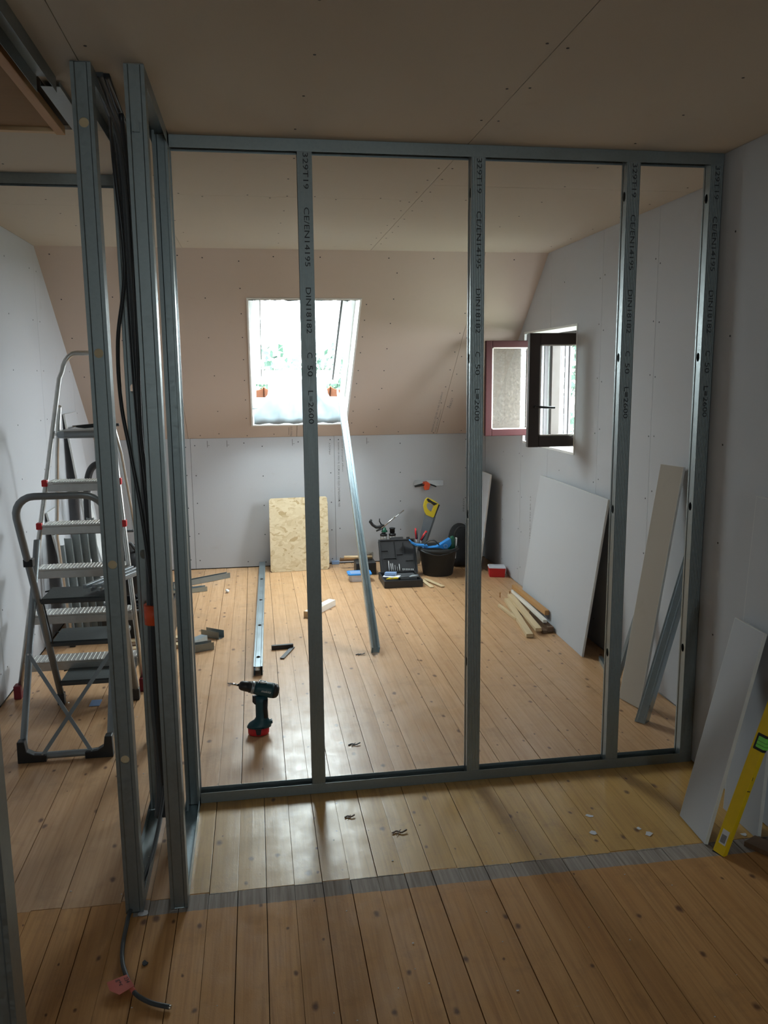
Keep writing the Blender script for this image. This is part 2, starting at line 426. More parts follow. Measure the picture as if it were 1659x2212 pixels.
# ------------------------------------------------------------------ plasterboard shell
def board(parent, rects, O, U, W, Nn, mat, gap=.0012, name='plasterboard'):
    """rects (u0,v0,u1,v1) in the plane O,U,W; Nn = into-the-room normal; the face lies in the plane, the board goes behind"""
    O, U, W, Nn = V(O), V(U), V(W), V(Nn)
    m = MB()
    for (u0, v0, u1, v1) in rects:
        m.obox(O+U*u0+W*v0, U*(u1-u0), W*(v1-v0), -Nn*T)
    return m.build(name, mat, parent)
def one(parent, u0, v0, u1, v1, *a, **k):
    g = k.get('gap', .0012)
    return board(parent, [(u0+g, v0+g, u1-g, v1-g)], *a, **k)
X, Y, Z = V((1, 0, 0)), V((0, 1, 0)), V((0, 0, 1))
def screws(parent, pts, Nn, r=.0042, U=None):
    m = MB(); Nn = V(Nn)
    for p in pts:
        p = V(p); m.cyl(p-Nn*.001, p+Nn*.0009, r, r, 7, smooth=False)
    o = m.build('screw_heads', 'ink', parent); o['kind'] = 'stuff'; return o

# ceiling
ce = sroot('ceiling')
MB().box((-1.6, YBACK-.2, H+T+.001), (2.4, YS+.05, H+.12)).build('ceiling_backing', 'gap', ce)
def cb(x0, y0, x1, y1): one(ce, x0, y0, x1, y1, (0, 0, H), X, Y, -Z, 'gyp_ceil')
SX = .772
cb(SX, .2, XR, 1.2); cb(SX, 1.2, XRB, 3.6); cb(SX, 3.6, XRB, YS)
cb(-.415, .2, SX, 1.3); cb(-.415, 1.3, SX, 3.905); cb(-.415, 3.905, SX, YS)
cb(XL, 2.96, -.415, 4.2); cb(XL, 4.2, -.415, YS); cb(-.545, .2, -.415, 2.96)
rs = random.Random(5)
pts = []
y = -1.2
while y < YS-.05:
    for dx in (-.03, .03): pts.append((SX+dx+rs.uniform(-.004, .004), y+rs.uniform(-.02, .02), H))
    y += .21 if y > 3 else .3
for x in (-.37, .17, 1.36, 1.9, -.9):
    y = .9 if x > -.5 else 3.1
    while y < YS:
        if not (x > XR-.02 and y < 3.1): pts.append((x+rs.uniform(-.01, .01), y+rs.uniform(-.03, .03), H))
        y += .33
for x in (-.3, 0, .3, .6, 1.0): pts += [(x, 3.88, H), (x+.1, 3.93, H)]
screws(ce, pts, (0, 0, -1))

# brown hatch panel framed by battens, upper left
hp = thing('ceiling_panel', 'brown fibreboard panel in the ceiling at the upper left, edged with wooden battens', 'ceiling panel', (-.9, 1.5, 2.39))
MB().box((XL+.002, -.8, 2.388), (-.602, 2.90, 2.399)).build('panel', 'hatch', hp)
MB().box((-.600, -.8, 2.372), (-.572, 2.925, 2.399)).build('batten', 'batten', hp, bevel=.002)
MB().box((XL+.002, 2.902, 2.376), (-.602, 2.928, 2.399)).build('batten', 'pine_x', hp, bevel=.002)

# slope with the skylight opening
ws = sroot('wall_slope')
SK = (-.02, .748, 0, 0)
s0 = (V((0, 5.770, 2.126))-V((0, YS, H))).length; s1 = (V((0, 6.800, 1.216))-V((0, YS, H))).length
kx0, kx1 = -.020, .742
th = .30
m = MB()
e_ = .014
for (a, b, c, d) in ((-1.6, -.05, kx0-e_, SLEN+.1), (kx1+e_, -.05, 2.4, SLEN+.1), (kx0-e_, -.05, kx1+e_, s0-e_), (kx0-e_, s1+e_, kx1+e_, SLEN+.1)):
    m.obox(sp(a, b, -T-.001), X*(c-a), SL*(d-b), -SLN*.10)
m.build('slope_backing', 'gap', ws)
def sb(rects):
    board(ws, rects, (0, YS, H), X, SL, SLN, 'gyp_warm')
g = .0012
sb([(XL, 0, -.55-g, SLEN)])
sb([(-.55+g, 0, kx0, SLEN), (kx0, 0, .34-g, s0), (kx0, s1, .34-g, SLEN)])
sb([(.34+g, 0, kx1, s0), (.34+g, s1, kx1, SLEN), (kx1, 0, 1.54-g, SLEN)])
sb([(1.54+g, 0, XRB, SLEN)])
pts = []
for x in (-1.22, -.9, -.62, -.3):
    for s in (.06, .42, .8, 1.2, 1.6, SLEN-.05): pts.append(sp(x+rs.uniform(-.01, .01), s+rs.uniform(-.02, .02)))
for i in range(9): pts.append(sp(-.07, .1+i*.23)); pts.append(sp(.79, .45+i*.17+rs.uniform(-.02, .02)))
for i in range(8): pts.append(sp(.97+.005*i, .18+i*.24+rs.uniform(-.02, .02)))
for i in range(10): pts.append(sp(1.51, .15+i*.2)); pts.append(sp(1.572, .2+i*.2))
for x in (-.45, .15, .45, .9, 1.2, 1.75): pts.append(sp(x, .06)); pts.append(sp(x, SLEN-.04))
screws(ws, pts, SLN, .0048)

# knee wall
wb = sroot('wall_back')
MB().box((-1.6, YB+T+.001, -.02), (2.4, YB+.12, ZK+.02)).build('knee_backing', 'gap', wb)
def kb(x0, x1): one(wb, x0, .006, x1, ZK, (0, YB, 0), X, Z, -Y, 'gyp')
kb(XL, -.535); kb(-.535, .653); kb(.653, 1.83); kb(1.83, XRB)
pts = []
for zz in (.06, .3, .55, .8, 1.05):
    for x in (-.575, -.5, .62, .69, 1.80, 1.86): pts.append((x, YB, zz+rs.uniform(-.03, .03)))
    for x in (.05, 1.22, -.95): pts.append((x, YB, zz-.02))
for x in (-.1, .35): pts += [(x, YB, .05), (x, YB, 1.06)]
screws(wb, pts, (0, -1, 0), .0048)

# right wall: the rear stretch stands 22 cm further out than the near one
wr = sroot('wall_right')
WY0, WY1, WZ0, WZ1 = 4.912, 5.905, 1.112, 1.895
def ztop(y): return H if y <= YS else H-(y-YS)*(H-ZK)/(YB-YS)
def wall_cols(parent, x, ys, mat, side, hole=None):
    n = -side
    for y0, y1 in zip(ys[:-1], ys[1:]):
        m = MB(); a, b = y0+.001, y1-.001
        parts = [(a, b, .006, None)]
        cuts = sorted({a, b, *[c for c in ([YS] + ([hole[0], hole[1]] if hole else [])) if a < c < b]})
        for c0, c1 in zip(cuts[:-1], cuts[1:]):
            def quad(z00, z01, z10, z11):  # bottom/top at c0, bottom/top at c1
                pr = [(x, c0, z00), (x, c1, z10), (x, c1, z11), (x, c0, z01)]
                m.prism(pr, (side*T, 0, 0))
            if hole and c0 >= hole[0]-1e-6 and c1 <= hole[1]+1e-6:
                quad(.006, hole[2], .006, hole[2]); quad(hole[3], ztop(c0), hole[3], ztop(c1))
            else: quad(.006, ztop(c0), .006, ztop(c1))
        m.build('plasterboard', mat, parent)
wall_cols(wr, XRB, [3.035, 3.9, 4.555, 5.38, 5.955, YB], 'gyp', 1, (WY0, WY1, WZ0, WZ1))
m = MB()
xx = XRB+T+.001
for (a, b, c, d) in ((3.0, -.02, WY0-.014, 2.5), (WY1+.014, -.02, YB+.1, 2.5), (WY0-.014, -.02, WY1+.014, WZ0-.016), (WY0-.014, WZ1+.014, WY1+.014, 2.5)):
    m.box((xx, a, b), (xx+.10, c, d))
m.build('masonry', 'render_out', wr)
wn_r = sroot('wall_right_near')
m = MB().box((XR+T+.001, YBACK-.1, -.02), (XRB+.16, 3.019, H+.02))
m.build('near_masonry', 'gap', wn_r)
one(wn_r, XR+.001, .006, XRB+T, H, (0, 3.0335, 0), X, Z, Y, 'gyp')
for y0, y1 in ((-.7, .5), (.5, 1.7), (1.7, 3.02)): one(wn_r, y0, .006, y1, H, (XR, 0, 0), Y, Z, -X, 'gyp')
pts = []
for y in (3.07, 3.5, 3.87, 3.93, 4.52, 4.59, 5.15, 5.92, 5.99, 6.4):
    z = .12
    while z < ztop(y)-.03:
        if not (WY0-.02 < y < WY1+.02 and WZ0-.03 < z < WZ1+.03): pts.append((XRB, y+rs.uniform(-.01, .01), z+rs.uniform(-.03, .03)))
        z += .29
screws(wr, pts, (-1, 0, 0))
pts = []
for y in (2.88, 2.3, 1.74, 1.66, 1.1):
    z = .2
    while z < 2.39: pts.append((XR, y+rs.uniform(-.015, .015), z)); z += .36 + rs.uniform(0, .05)
screws(wn_r, pts, (-1, 0, 0))

# left wall
wl = sroot('wall_left')
wall_cols(wl, XL, [0, 1.2, 3.0, 4.2, 5.4, 6.3, YB], 'gyp', -1)
MB().box((XL-T-.1, YBACK-.1, -.02), (XL-T-.001, YB+.1, 2.5)).build('masonry', 'gap', wl)
pts = []
for y in (4.15, 4.26, 5.3, 5.46, 6.2, 6.36, 4.8):
    z = .15
    while z < ztop(y)-.04: pts.append((XL, y, z)); z += .3
screws(wl, pts, (1, 0, 0))

# unseen wall behind the camera, with an opening added for front fill light
wf = sroot('wall_front')
FILL_WIN = (.15, .95, 1.1, 2.05)
m = MB()
for (a, b, c, d) in ((XL-.1, -.02, FILL_WIN[0], 2.5), (FILL_WIN[1], -.02, XR+.1, 2.5), (FILL_WIN[0], -.02, FILL_WIN[1], FILL_WIN[2]), (FILL_WIN[0], FILL_WIN[3], FILL_WIN[1], 2.5)):
    m.box((a, YBACK-.11, b), (c, YBACK, d))
m.build('boarding', 'wood_brown', wf)  # dark brown picked to cut bounce light from behind the camera
wn = sroot('fill_window')  # unseen, added to brighten the near end of the room
m = MB(); y = YBACK-.07
for (a, b, c, d) in ((FILL_WIN[0], FILL_WIN[2], FILL_WIN[0]+.06, FILL_WIN[3]), (FILL_WIN[1]-.06, FILL_WIN[2], FILL_WIN[1], FILL_WIN[3]), (FILL_WIN[0], FILL_WIN[2], FILL_WIN[1], FILL_WIN[2]+.06), (FILL_WIN[0], FILL_WIN[3]-.06, FILL_WIN[1], FILL_WIN[3]), (.49, FILL_WIN[2], .56, FILL_WIN[3])):
    m.box((a, y, b), (c, y+.05, d))
m.build('window_frame', 'white', wn)
MB().box((FILL_WIN[0]+.05, y+.02, FILL_WIN[2]+.05), (FILL_WIN[1]-.05, y+.024, FILL_WIN[3]-.05)).build('pane', 'glass', wn)

# seam prints on the boards
def small(parent, s, o, run, up, h, ln): return text('board_print', s, parent, 'ink_soft', o, run, up, h, ln)
small(wb, 'EN PREGYPLAC STD BA AK 12,5  la mise en oeuvre', (.695, YB, .50), (0, 0, 1), (-1, 0, 0), .016, .55)
small(wb, 'usage plafond paroi', (.725, YB, .80), (0, 0, 1), (-1, 0, 0), .011, .27)
small(wb, 'PREGY', (.62, YB, .95), (0, 0, 1), (-1, 0, 0), .012, .10)
small(wb, 'PREGY', (1.79, YB, .42), (0, 0, 1), (-1, 0, 0), .014, .12)
small(ws, 'PREGYPLAC STD BA 13 AK 12,5 plafond', sp(1.50, SLEN-.03), -SL, (-1, 0, 0), .014, .52)
small(ws, 'usage plafond rampant', sp(1.525, SLEN-.03), -SL, (-1, 0, 0), .010, .30)
small(ws, 'PREGY', sp(1.60, SLEN-.35), -SL, (-1, 0, 0), .018, .13)
small(ws, 'PREGY STD', sp(.30, SLEN-.01), -SL, (-1, 0, 0), .014, .13)
small(ws, 'rampant', sp(.275, SLEN-.03), -SL, (-1, 0, 0), .010, .10)
small(wr, 'PREGYPLAC STD BA 13', (XRB, 5.70, .30), (0, 0, 1), (0, 1, 0), .02, .42)
# pencil marks along the knee line
m = MB()
for x in (-.40, -.24, .30, .93): m.box((x, YB-.0006, 1.03), (x+.004, YB-.0001, 1.085)); m.box((x, YB-.0006, 1.045), (x+.02, YB-.0001, 1.048))
m.build('pencil_marks', 'ink_soft', wb)['kind'] = 'stuff'

# ------------------------------------------------------------------ window_1: skylight
w1 = sroot('window_1')
def slab(m, x0, s_0, x1, s_1, d0, d1): m.obox(sp(x0, s_0, d0), X*(x1-x0), SL*(s_1-s_0), SLN*(d1-d0))
D = -.26
m = MB()   # reveal lining
slab(m, kx0-.012, s0-.012, kx0+.0012, s1+.012, D, .004); slab(m, kx1-.0012, s0-.012, kx1+.012, s1+.012, D, .004)
slab(m, kx0, s0-.012, kx1, s0+.0012, D, .004); slab(m, kx0, s1-.0012, kx1, s1+.012, D, .004)
m.build('reveal_lining', 'white', w1)
m = MB()   # fixed frame
f = .035
for q in ((kx0, s0, kx0+f, s1), (kx1-f, s0, kx1, s1), (kx0, s0, kx1, s0+f), (kx0, s1-f, kx1, s1)): slab(m, *q, D, D+.09)
m.build('window_frame', 'white', w1, bevel=.003)
# sash pivoted outwards at the foot
sash = MB(); pane = MB()
pv = sp(0, s0+.04, D+.03); sd = (SL*cos(radians(7))-SLN*sin(radians(7))).normalized(); sn = X.cross(sd).normalized()
if sn.dot(SLN) < 0: sn = -sn
sl_ = s1-s0-.08
for (a, b, c, d) in ((kx0+.037, 0, kx0+.085, sl_), (kx1-.085, 0, kx1-.037, sl_), (kx0+.037, 0, kx1-.037, .055), (kx0+.037, sl_-.06, kx1-.037, sl_)):
    sash.obox(pv+X*a+sd*b, X*(c-a), sd*(d-b), -sn*.045)
so = sash.build('sash', 'white', w1, bevel=.003)
pane.obox(pv+X*(kx0+.08)+sd*.05-sn*.02, X*(kx1-kx0-.16), sd*(sl_-.10), sn*.004); pane.build('pane', 'glass', w1)
MB().cyl(pv+X*(kx0+.10)+sd*.15+sn*.02, pv+X*(kx1-.14)+sd*.15+sn*.02, .010).build('opening_bar', 'black', w1)
m = MB()
for (a, b, c, d) in ((kx0+.080, .050, kx1-.080, .066), (kx1-.094, .06, kx1-.080, sl_-.06), (kx0+.080, .06, kx0+.086, sl_-.06)): m.obox(pv+X*a+sd*b+sn*.001, X*(c-a), sd*(d-b), -sn*.02)
m.build('gasket', 'black_matte', w1)
# torn membrane along the head of the reveal
m = MB(); n = 26; rs2 = random.Random(9)
top = []; 
for r_ in range(4):
    top.append([sp(kx0+(kx1-kx0)*i/n, s0+.006+.012*r_+rs2.uniform(-.004, .004), .006-.05*r_+rs2.uniform(-.006, .006)) for i in range(n+1)])
m.rings(top, closed=False, cap=False); m.build('membrane_flap', 'sheet', w1, solid=.0015)
# plastic sheet draped over the sill and the terracotta behind it
m = MB(); rr = []
for j in range(9):
    t = j/8; k_ = max(0, min(1, (t-.25)/.4))
    a = kx0+.012+.12*k_; b = kx1-.03-.12*k_
    s_ = s1-.012-t*.20; d_ = .0-t*.31
    rr.append([sp(a+(b-a)*i/18, s_+.010*sin(i*1.7+j), d_+.02*sin(i*.9+j*1.3)*t) for i in range(19)])
m.rings(rr, closed=False, cap=False); m.build('plastic_sheet', 'sheet', w1, solid=.0012)

# roof outside under the skylight
ro = thing('roof_tiles', 'terracotta roof tiles showing beyond the sill of the open skylight', 'roof tile', (.35, 7.6, .9))
for i in range(14):
    for j in range(3):
        x = -.55+i*.14; p0 = sp(x, s1-.03+j*.24, D-.12+.012*(j % 2))
        q = MB(); n = 7
        q.rings([[p0+SL*(t*.28)+X*(.068*cos(pi*k/(n-1)))+SLN*(.04*sin(pi*k/(n-1))) for k in range(n)] for t in (0, .5, 1)], closed=False, cap=False)
        q.build('tile', 'tile', ro, solid=.008)

# ------------------------------------------------------------------ window_2: casement in the right wall
w2 = sroot('window_2')
m = MB(); xo = 2.24
x0 = XRB-.004
m.box((x0, WY0-.012, WZ0-.012), (xo, WY0+.0012, WZ1+.012)); m.box((x0, WY1-.0012, WZ0-.012), (xo, WY1+.012, WZ1+.012))
m.box((x0, WY0, WZ0-.014), (xo, WY1, WZ0+.0012)); m.box((x0, WY0, WZ1-.0012), (xo, WY1, WZ1+.012))
m.build('reveal_lining', 'white', w2)
m = MB(); f = .045; fx0, fx1 = 2.17, 2.235
for (a, b, c, d) in ((WY0, WZ0, WY0+f, WZ1), (WY1-f, WZ0, WY1, WZ1), (WY0, WZ0, WY1, WZ0+f), (WY0, WZ1-f, WY1, WZ1)): m.box((fx0, a, b), (fx1, c, d))
m.build('window_frame', 'frame_dark', w2, bevel=.003)
for i in range(4): MB().box((1.99+i*.045, WY1-.012, WZ0+.002), (2.02+i*.045, WY1-.002, WZ1-.002)).build('jamb_strip', 'shutter', w2, bevel=.003)
def sash_x(y, xa, xb, z0, z1, wd, mat, gl, th=.042, nm='sash'):
    m = MB()
    for (a, b, c, d) in ((xa, z0, xa+wd, z1), (xb-wd, z0, xb, z1), (xa+wd, z0, xb-wd, z0+wd), (xa+wd, z1-wd, xb-wd, z1)): m.box((a, y, b), (c, y+th, d))
    s = m.build(nm, mat, w2, bevel=.004)
    m = MB(); bd = .008
    for (a, b, c, d) in ((xa+wd, z0+wd, xa+wd+bd, z1-wd), (xb-wd-bd, z0+wd, xb-wd, z1-wd), (xa+wd, z0+wd, xb-wd, z0+wd+bd), (xa+wd, z1-wd-bd, xb-wd, z1-wd)): m.box((a, y+.004, b), (c, y+.014, d))
    m.build('glazing_bead', 'putty', s)
    MB().box((xa+wd-.003, y+.016, z0+wd-.003), (xb-wd+.003, y+.020, z1-wd+.003)).build('pane', gl, s)
    return s
sa = sash_x(4.935, 1.682, 2.165, 1.150, 1.852, .070, 'frame_dark', 'glass')
sb_ = sash_x(5.85, 1.666, 2.035, 1.157, 1.845, .048, 'frame_red', 'glass_dusty')
m = MB(); m.cyl((1.722, 4.935, 1.402), (1.722, 4.905, 1.402), .008, mi=0); m.tube([(1.716, 4.905, 1.404), (1.76, 4.902, 1.400), (1.84, 4.902, 1.397)], .0075)
m.build('handle', 'black', sa)
# outside seen through it: shutter, reveal edge, garden
sh = thing('window_shutter', 'narrow weathered grey slatted shutter folded outside the casement window', 'shutter', (2.31, 5.97, 1.07))
MB().box((2.26, 5.955, 1.08), (2.275, 5.99, 1.93)).box((2.345, 5.955, 1.08), (2.36, 5.99, 1.93)).box((2.275, 5.955, 1.08), (2.345, 5.99, 1.13)).box((2.275, 5.955, 1.88), (2.345, 5.99, 1.93)).build('frame', 'shutter', sh)
for i in range(2): MB().box((2.278+i*.034, 5.965, 1.132), (2.308+i*.034, 5.982, 1.878)).build('slat', 'shutter', sh, bevel=.004)

def tree(x, y, z, h, r, label, seed):
    rn = random.Random(seed); t = thing('tree', label, 'tree', (x, y, z), 'trees in the garden outside')
    MB().tube([(x, y, z), (x+.1, y, z+h*.4), (x, y+.1, z+h*.8)], [.16, .12, .05], 8).build('trunk', 'bark', t)
    m = MB()
    for i in range(2600):
        a = V((rn.gauss(0, 1), rn.gauss(0, 1), rn.gauss(0, 1))).normalized()*r*rn.uniform(.45, 1)
        c = V((x, y, z+h*.72))+V((a.x, a.y, a.z*1.15)); s_ = rn.uniform(.05, .14)
        u = V((rn.gauss(0, 1), rn.gauss(0, 1), rn.gauss(0, 1))).normalized()*s_; q = u.orthogonal().normalized()*s_*.6
        m.add([c-u, c+q, c+u, c-q], [(0, 1, 2, 3)])
    m.build('foliage', 'leafcol', t)['kind'] = 'stuff'
tree(7.05, 14.0, -3.2, 6.4, 1.9, 'leafy green tree outside the casement window', 1)
tree(.0, 16.5, -3.2, 4.9, 1.8, 'green tree seen low through the left of the skylight', 3)
tree(2.5, 22, -3.2, 5.0, 1.9, 'distant tree at the right of the skylight view', 4)
gr = MB().box((-30, 9, -3.4), (40, 60, -3.2)).box((3.2, -20, -3.4), (40, 9, -3.2)).build('garden_ground', 'grass'); struct(gr)

# ------------------------------------------------------------------ light portals in the visible openings and the added fill opening
def look_rot(n, up):
    n = V(n).normalized(); z = -n; x = V(up).cross(z).normalized(); y = z.cross(x)
    return Matrix((x, y, z)).transposed().to_4x4()
portal('skylight_portal', sp((kx0+kx1)/2, (s0+s1)/2, -.29), look_rot(SLN, X), s1-s0+.05, kx1-kx0+.03)
portal('casement_portal', V((2.26, (WY0+WY1)/2, (WZ0+WZ1)/2)), look_rot((-1, 0, 0), Z), WY1-WY0, WZ1-WZ0)
portal('fill_window_portal', V(((FILL_WIN[0]+FILL_WIN[1])/2, YBACK-.13, (FILL_WIN[2]+FILL_WIN[3])/2)), look_rot((0, 1, 0), Z), FILL_WIN[1]-FILL_WIN[0], FILL_WIN[3]-FILL_WIN[2])  # serves the added opening behind the camera

# ------------------------------------------------------------------ metal studs
def sheet_holes(m, O, U, W, w_, l_, holes, r=(.011, .017), mi=0):
    """flat strip w_ x l_ in plane U (width) W (length) with oval holes at the given lengths"""
    O, U, W = V(O), V(U), V(W); cur = 0; n = 16
    for h in holes:
        a, b = h-.03, h+.03
        if a > cur: m.add([O+W*cur, O+U*w_+W*cur, O+U*w_+W*a, O+W*a], [(0, 1, 2, 3)], mi)
        c = O+U*w_/2+W*h
        inner = [c+U*r[0]*cos(2*pi*k/n)+W*r[1]*sin(2*pi*k/n) for k in range(n)]
        outer = []
        for k in range(n):
            x, y = cos(2*pi*k/n), sin(2*pi*k/n); q = max(abs(x), abs(y)); outer.append(c+U*(x/q)*w_/2+W*(y/q)*.03)
        m.rings([inner, outer], mi, smooth=False, cap=False); cur = b
    m.add([O+W*cur, O+U*w_+W*cur, O+U*w_+W*l_, O+W*l_], [(0, 1, 2, 3)], mi)
def c_stud(m, O, A, B, W, a=.048, b=.050, l_=2.39, holes=(), rib=1):
    """web lies in A direction at O (width a), flanges go along B (b), length along W"""
    O, A, B, W = V(O), V(A), V(B), V(W)
    g = B*.0022
    sheet_holes(m, O+A*.011+g, A, W, a-.022, l_, holes, mi=0)
    for p, q in ((O, O+A*.008), (O+A*.008, O+A*.011+g), (O+A*(a-.011)+g, O+A*(a-.008)), (O+A*(a-.008), O+A*a)): m.add([p, q, q+W*l_, p+W*l_], [(0, 1, 2, 3)], 0)
    for o in (O, O+A*a): m.add([o, o+B*b, o+B*b+W*l_, o+W*l_], [(0, 1, 2, 3)], rib)
    for o, s in ((O+B*b, 1), (O+A*a+B*b, -1)): m.add([o, o+A*s*.008, o+A*s*.008+W*l_, o+W*l_], [(0, 1, 2, 3)], 0)
def u_track(m, O, A, B, W, a=.050, b=.040, l_=1):
    O, A, B, W = V(O), V(A), V(B), V(W)
    m.add([O, O+A*a, O+A*a+W*l_, O+W*l_], [(0, 1, 2, 3)], 0)
    for o in (O, O+A*a): m.add([o, o+B*b, o+B*b+W*l_, o+W*l_], [(0, 1, 2, 3)], 0)
HZ = (.49, 1.076, 1.66, 2.243)
STUD = 'upright studs of the big metal frame'
TH = .0008
# tracks of the big frame
m = MB(); u_track(m, (-.253, YF+.0505, .001), (0, -1, 0), Z, X, l_=2.0)
tag(m.build('floor_track', 'steel', solid=TH), 'long galvanised floor track along the foot of the big metal frame', 'metal track')
m = MB(); u_track(m, (-.253, YF+.0505, H-.001), (0, -1, 0), -Z, X, l_=2.0)
tag(m.build('ceiling_track', 'steel', solid=TH), 'long galvanised ceiling track along the head of the big metal frame', 'metal track')
LAB = ['metal stud in front of the skylight, first full stud from the left corner', 'metal stud in the middle of the frame, left of the casement window',
       'metal stud between the casement window and the right end of the frame', 'metal stud against the right plasterboard wall']
Z0_, Z1_ = 2.355, 1.415
STR = [('329T19', 0, 6), ('CE/EN14195', 8, 18), ('DIN18182', 20, 28), ('C', 30, 31), ('50', 32, 34), ('L=2600', 36, 42)]
for i, (x, lab) in enumerate(zip((.172, .787, 1.371, 1.697), LAB)):
    st = thing('metal_stud', lab, 'metal stud', (x+.025, YF+.025, .002), STUD)
    m = MB(); c_stud(m, (x, YF+.0015, .003), Y, X, Z, holes=[h-.003 for h in HZ], l_=2.394)
    m.build('profile', ['steel', 'steel_rib'], st, solid=TH)
    k = (Z0_-Z1_)/42
    for s, a, b in STR:
        text('printed_text', s, st, 'ink', (x+.019, YF+.0004, Z0_-a*k), (0, 0, -1), (1, 0, 0), .018, (b-a)*k*.88, off=.0006)
# corner studs at the left end
for (x, y, A, B, lab) in ((-.3025, YF+.0015, Y, X, 'metal stud closing the left corner of the big frame'),
                          (-.302, YF-.003, X, -Y, 'metal stud at the inner end of the right stub frame, beside the corner stud')):
    st = thing('metal_stud', lab, 'metal stud', (x+.02, y+.02, .003), 'studs at the corner of the frame')
    m = MB(); c_stud(m, (x, y, .003), A, B, Z, l_=2.394, holes=HZ if A is Y else ()); m.build('profile', ['steel', 'steel'], st, solid=TH)

# stub frames (two parallel short frames that will box in the cables)
XA, XB_, YP = -.436, -.304, 2.345
for x, lab, mt in ((XA, 'left stub frame', 'a'), (XB_, 'right stub frame', 'b')):
    ye = 3.575 if mt == 'a' else YF-.003
    m = MB(); u_track(m, (x, YP, .001), X, Z, Y, l_=ye-YP if mt == 'b' else .68); tag(m.build('floor_track', 'steel_blue' if mt == 'b' else 'steel', solid=TH), 'short galvanised floor track of the '+lab, 'metal track')
    m = MB(); u_track(m, (x, YP, H-.001), X, -Z, Y, l_=(ye-YP)); tag(m.build('ceiling_track', 'steel', solid=TH), 'short galvanised ceiling track of the '+lab, 'metal track')
def front_post(x, holes, lab):
    st = thing('metal_post', lab, 'metal post', (x+.025, YP+.02, .002))
    m = MB(); l_ = 2.394; O = V((x-.0005, YP-.002, .003)); w_ = .051
    sheet_holes(m, O+X*.0115+Y*.0028, X, Z, w_-.023, l_, [h for h in holes], r=(.0125, .0125))
    # returns step forward by a bead on each edge
    for s, o in ((1, O), (-1, O+X*w_)):
        for p, q in ((o, o+X*s*.009), (o+X*s*.009, o+X*s*.0115+Y*.0028)): m.add([p, q, q+Z*l_, p+Z*l_], [(0, 1, 2, 3)])
        m.add([o, o+Y*.048, o+Y*.048+Z*l_, o+Z*l_], [(0, 1, 2, 3)])
        m.add([o+Y*.048, o+Y*.048+X*s*.008, o+Y*.048+X*s*.008+Z*l_, o+Y*.048+Z*l_], [(0, 1, 2, 3)])
    m.build('profile', 'steel', st, solid=TH)
    if holes: MB().box((x+.006, YP+.004, .01), (x+.044, YP+.040, 2.38)).build('wooden_core', 'pine', st)
    return st
front_post(XA, [.493, 1.078, 1.663, 2.249], 'front post of the left stub frame, with round holes showing pale wood')
front_post(XB_, [], 'front post of the right stub frame, plain grey without round holes')
for (x, y, lab) in ((XA, 2.955, 'shaded metal stud at the inner end of the left stub frame'),
                    (-.521, 3.522, 'dark metal stud with a round hole at the end of the doorway header')):
    st = thing('metal_stud', lab, 'metal stud', (x+.025, y+.02, .002), 'studs behind the stub frames')
    m = MB(); c_stud(m, (x, y, .003), X, Y, Z, l_=2.393, holes=[.40, .977, 1.56, 2.15]); m.build('profile', ['steel', 'steel'], st, solid=TH)
m = MB(); u_track(m, (XL+.003, 3.6185, H-.001), -Y, -Z, X, l_=.82)
tag(m.build('ceiling_track', 'steel', solid=TH), 'galvanised ceiling track over the doorway at the left, beyond the posts', 'metal track')
m = MB(); u_track(m, (-.548, .2, H-.001), X, -Z, Y, l_=2.27)
tag(m.build('ceiling_track', 'steel', solid=TH), 'galvanised ceiling track running beside the brown hatch panel, ending near the posts', 'metal track')
m = MB(); u_track(m, (-.545, 2.50, H-.016), X, Z*.3, Y, l_=.42)
tag(m.build('metal_strip', 'steel', solid=TH), 'flat metal strip continuing past the end of the ceiling track beside the brown panel', 'metal strip')
# near stud at the lower left edge of the frame
st = thing('metal_stud', 'near metal stud at the lower left edge of the picture, its filling of yellow wood', 'metal stud', (-.455, 1.32, .002))
m = MB(); c_stud(m, (-.478, 1.30, .003), X, Y, Z, l_=2.39); m.build('profile', ['steel', 'steel'], st, solid=TH)
MB().box((-.55, 1.345, .003), (-.482, 1.395, 2.38)).build('wooden_post', 'pine', st)
# cut end clip marks on posts
cl = thing('track_clip', 'small bent metal tab near the head of the right front post', 'metal tab', (-.28, 2.34, 2.24))
MB().box((-.290, 2.3385, 2.232), (-.272, 2.3425, 2.256)).box((-.290, 2.335, 2.232), (-.287, 2.3425, 2.256)).build('tab', 'steel', cl)

# ------------------------------------------------------------------ cables between the stub frames
cbn = thing('cable_bundle', 'thick bundle of dark conduits hanging between the two stub frames', 'cable bundle', (-.38, 2.9, .01))
rc = random.Random(11)
base = [(-.372, 2.44, 2.398), (-.374, 2.56, 2.375), (-.372, 2.74, 2.32), (-.375, 2.84, 2.18), (-.380, 2.88, 1.9), (-.378, 2.89, 1.5), (-.366, 2.89, 1.1), (-.375, 2.885, .8), (-.378, 2.87, .45), (-.372, 2.86, .16), (-.375, 2.80, .06)]
for i in range(7):
    a = 2*pi*i/7; r_ = .0165 if i else 0
    pts = []
    for k, p in enumerate(base):
        q = V(p)+V((cos(a+k*.25)*r_*1.0, sin(a+k*.25)*r_, 0))+V((rc.uniform(-.003, .003), rc.uniform(-.003, .003), 0))
        if k >= 9: q.z = max(q.z, .02)
        pts.append(q)
    MB().tube(catmull(pts, 6), .0095, 8).build('conduit', 'dark_grey' if i % 3 else 'black', cbn)
MB().tube([(-.376, 2.885, .745), (-.376, 2.885, .815)], .0335, 16, up=(1, 0, 0)).build('orange_tape', 'orange', cbn)
MB().tube([(-.360, 2.855, .255), (-.362, 2.86, .34)], .016, 12, up=(1, 0, 0)).build('red_tape', 'red', cbn)
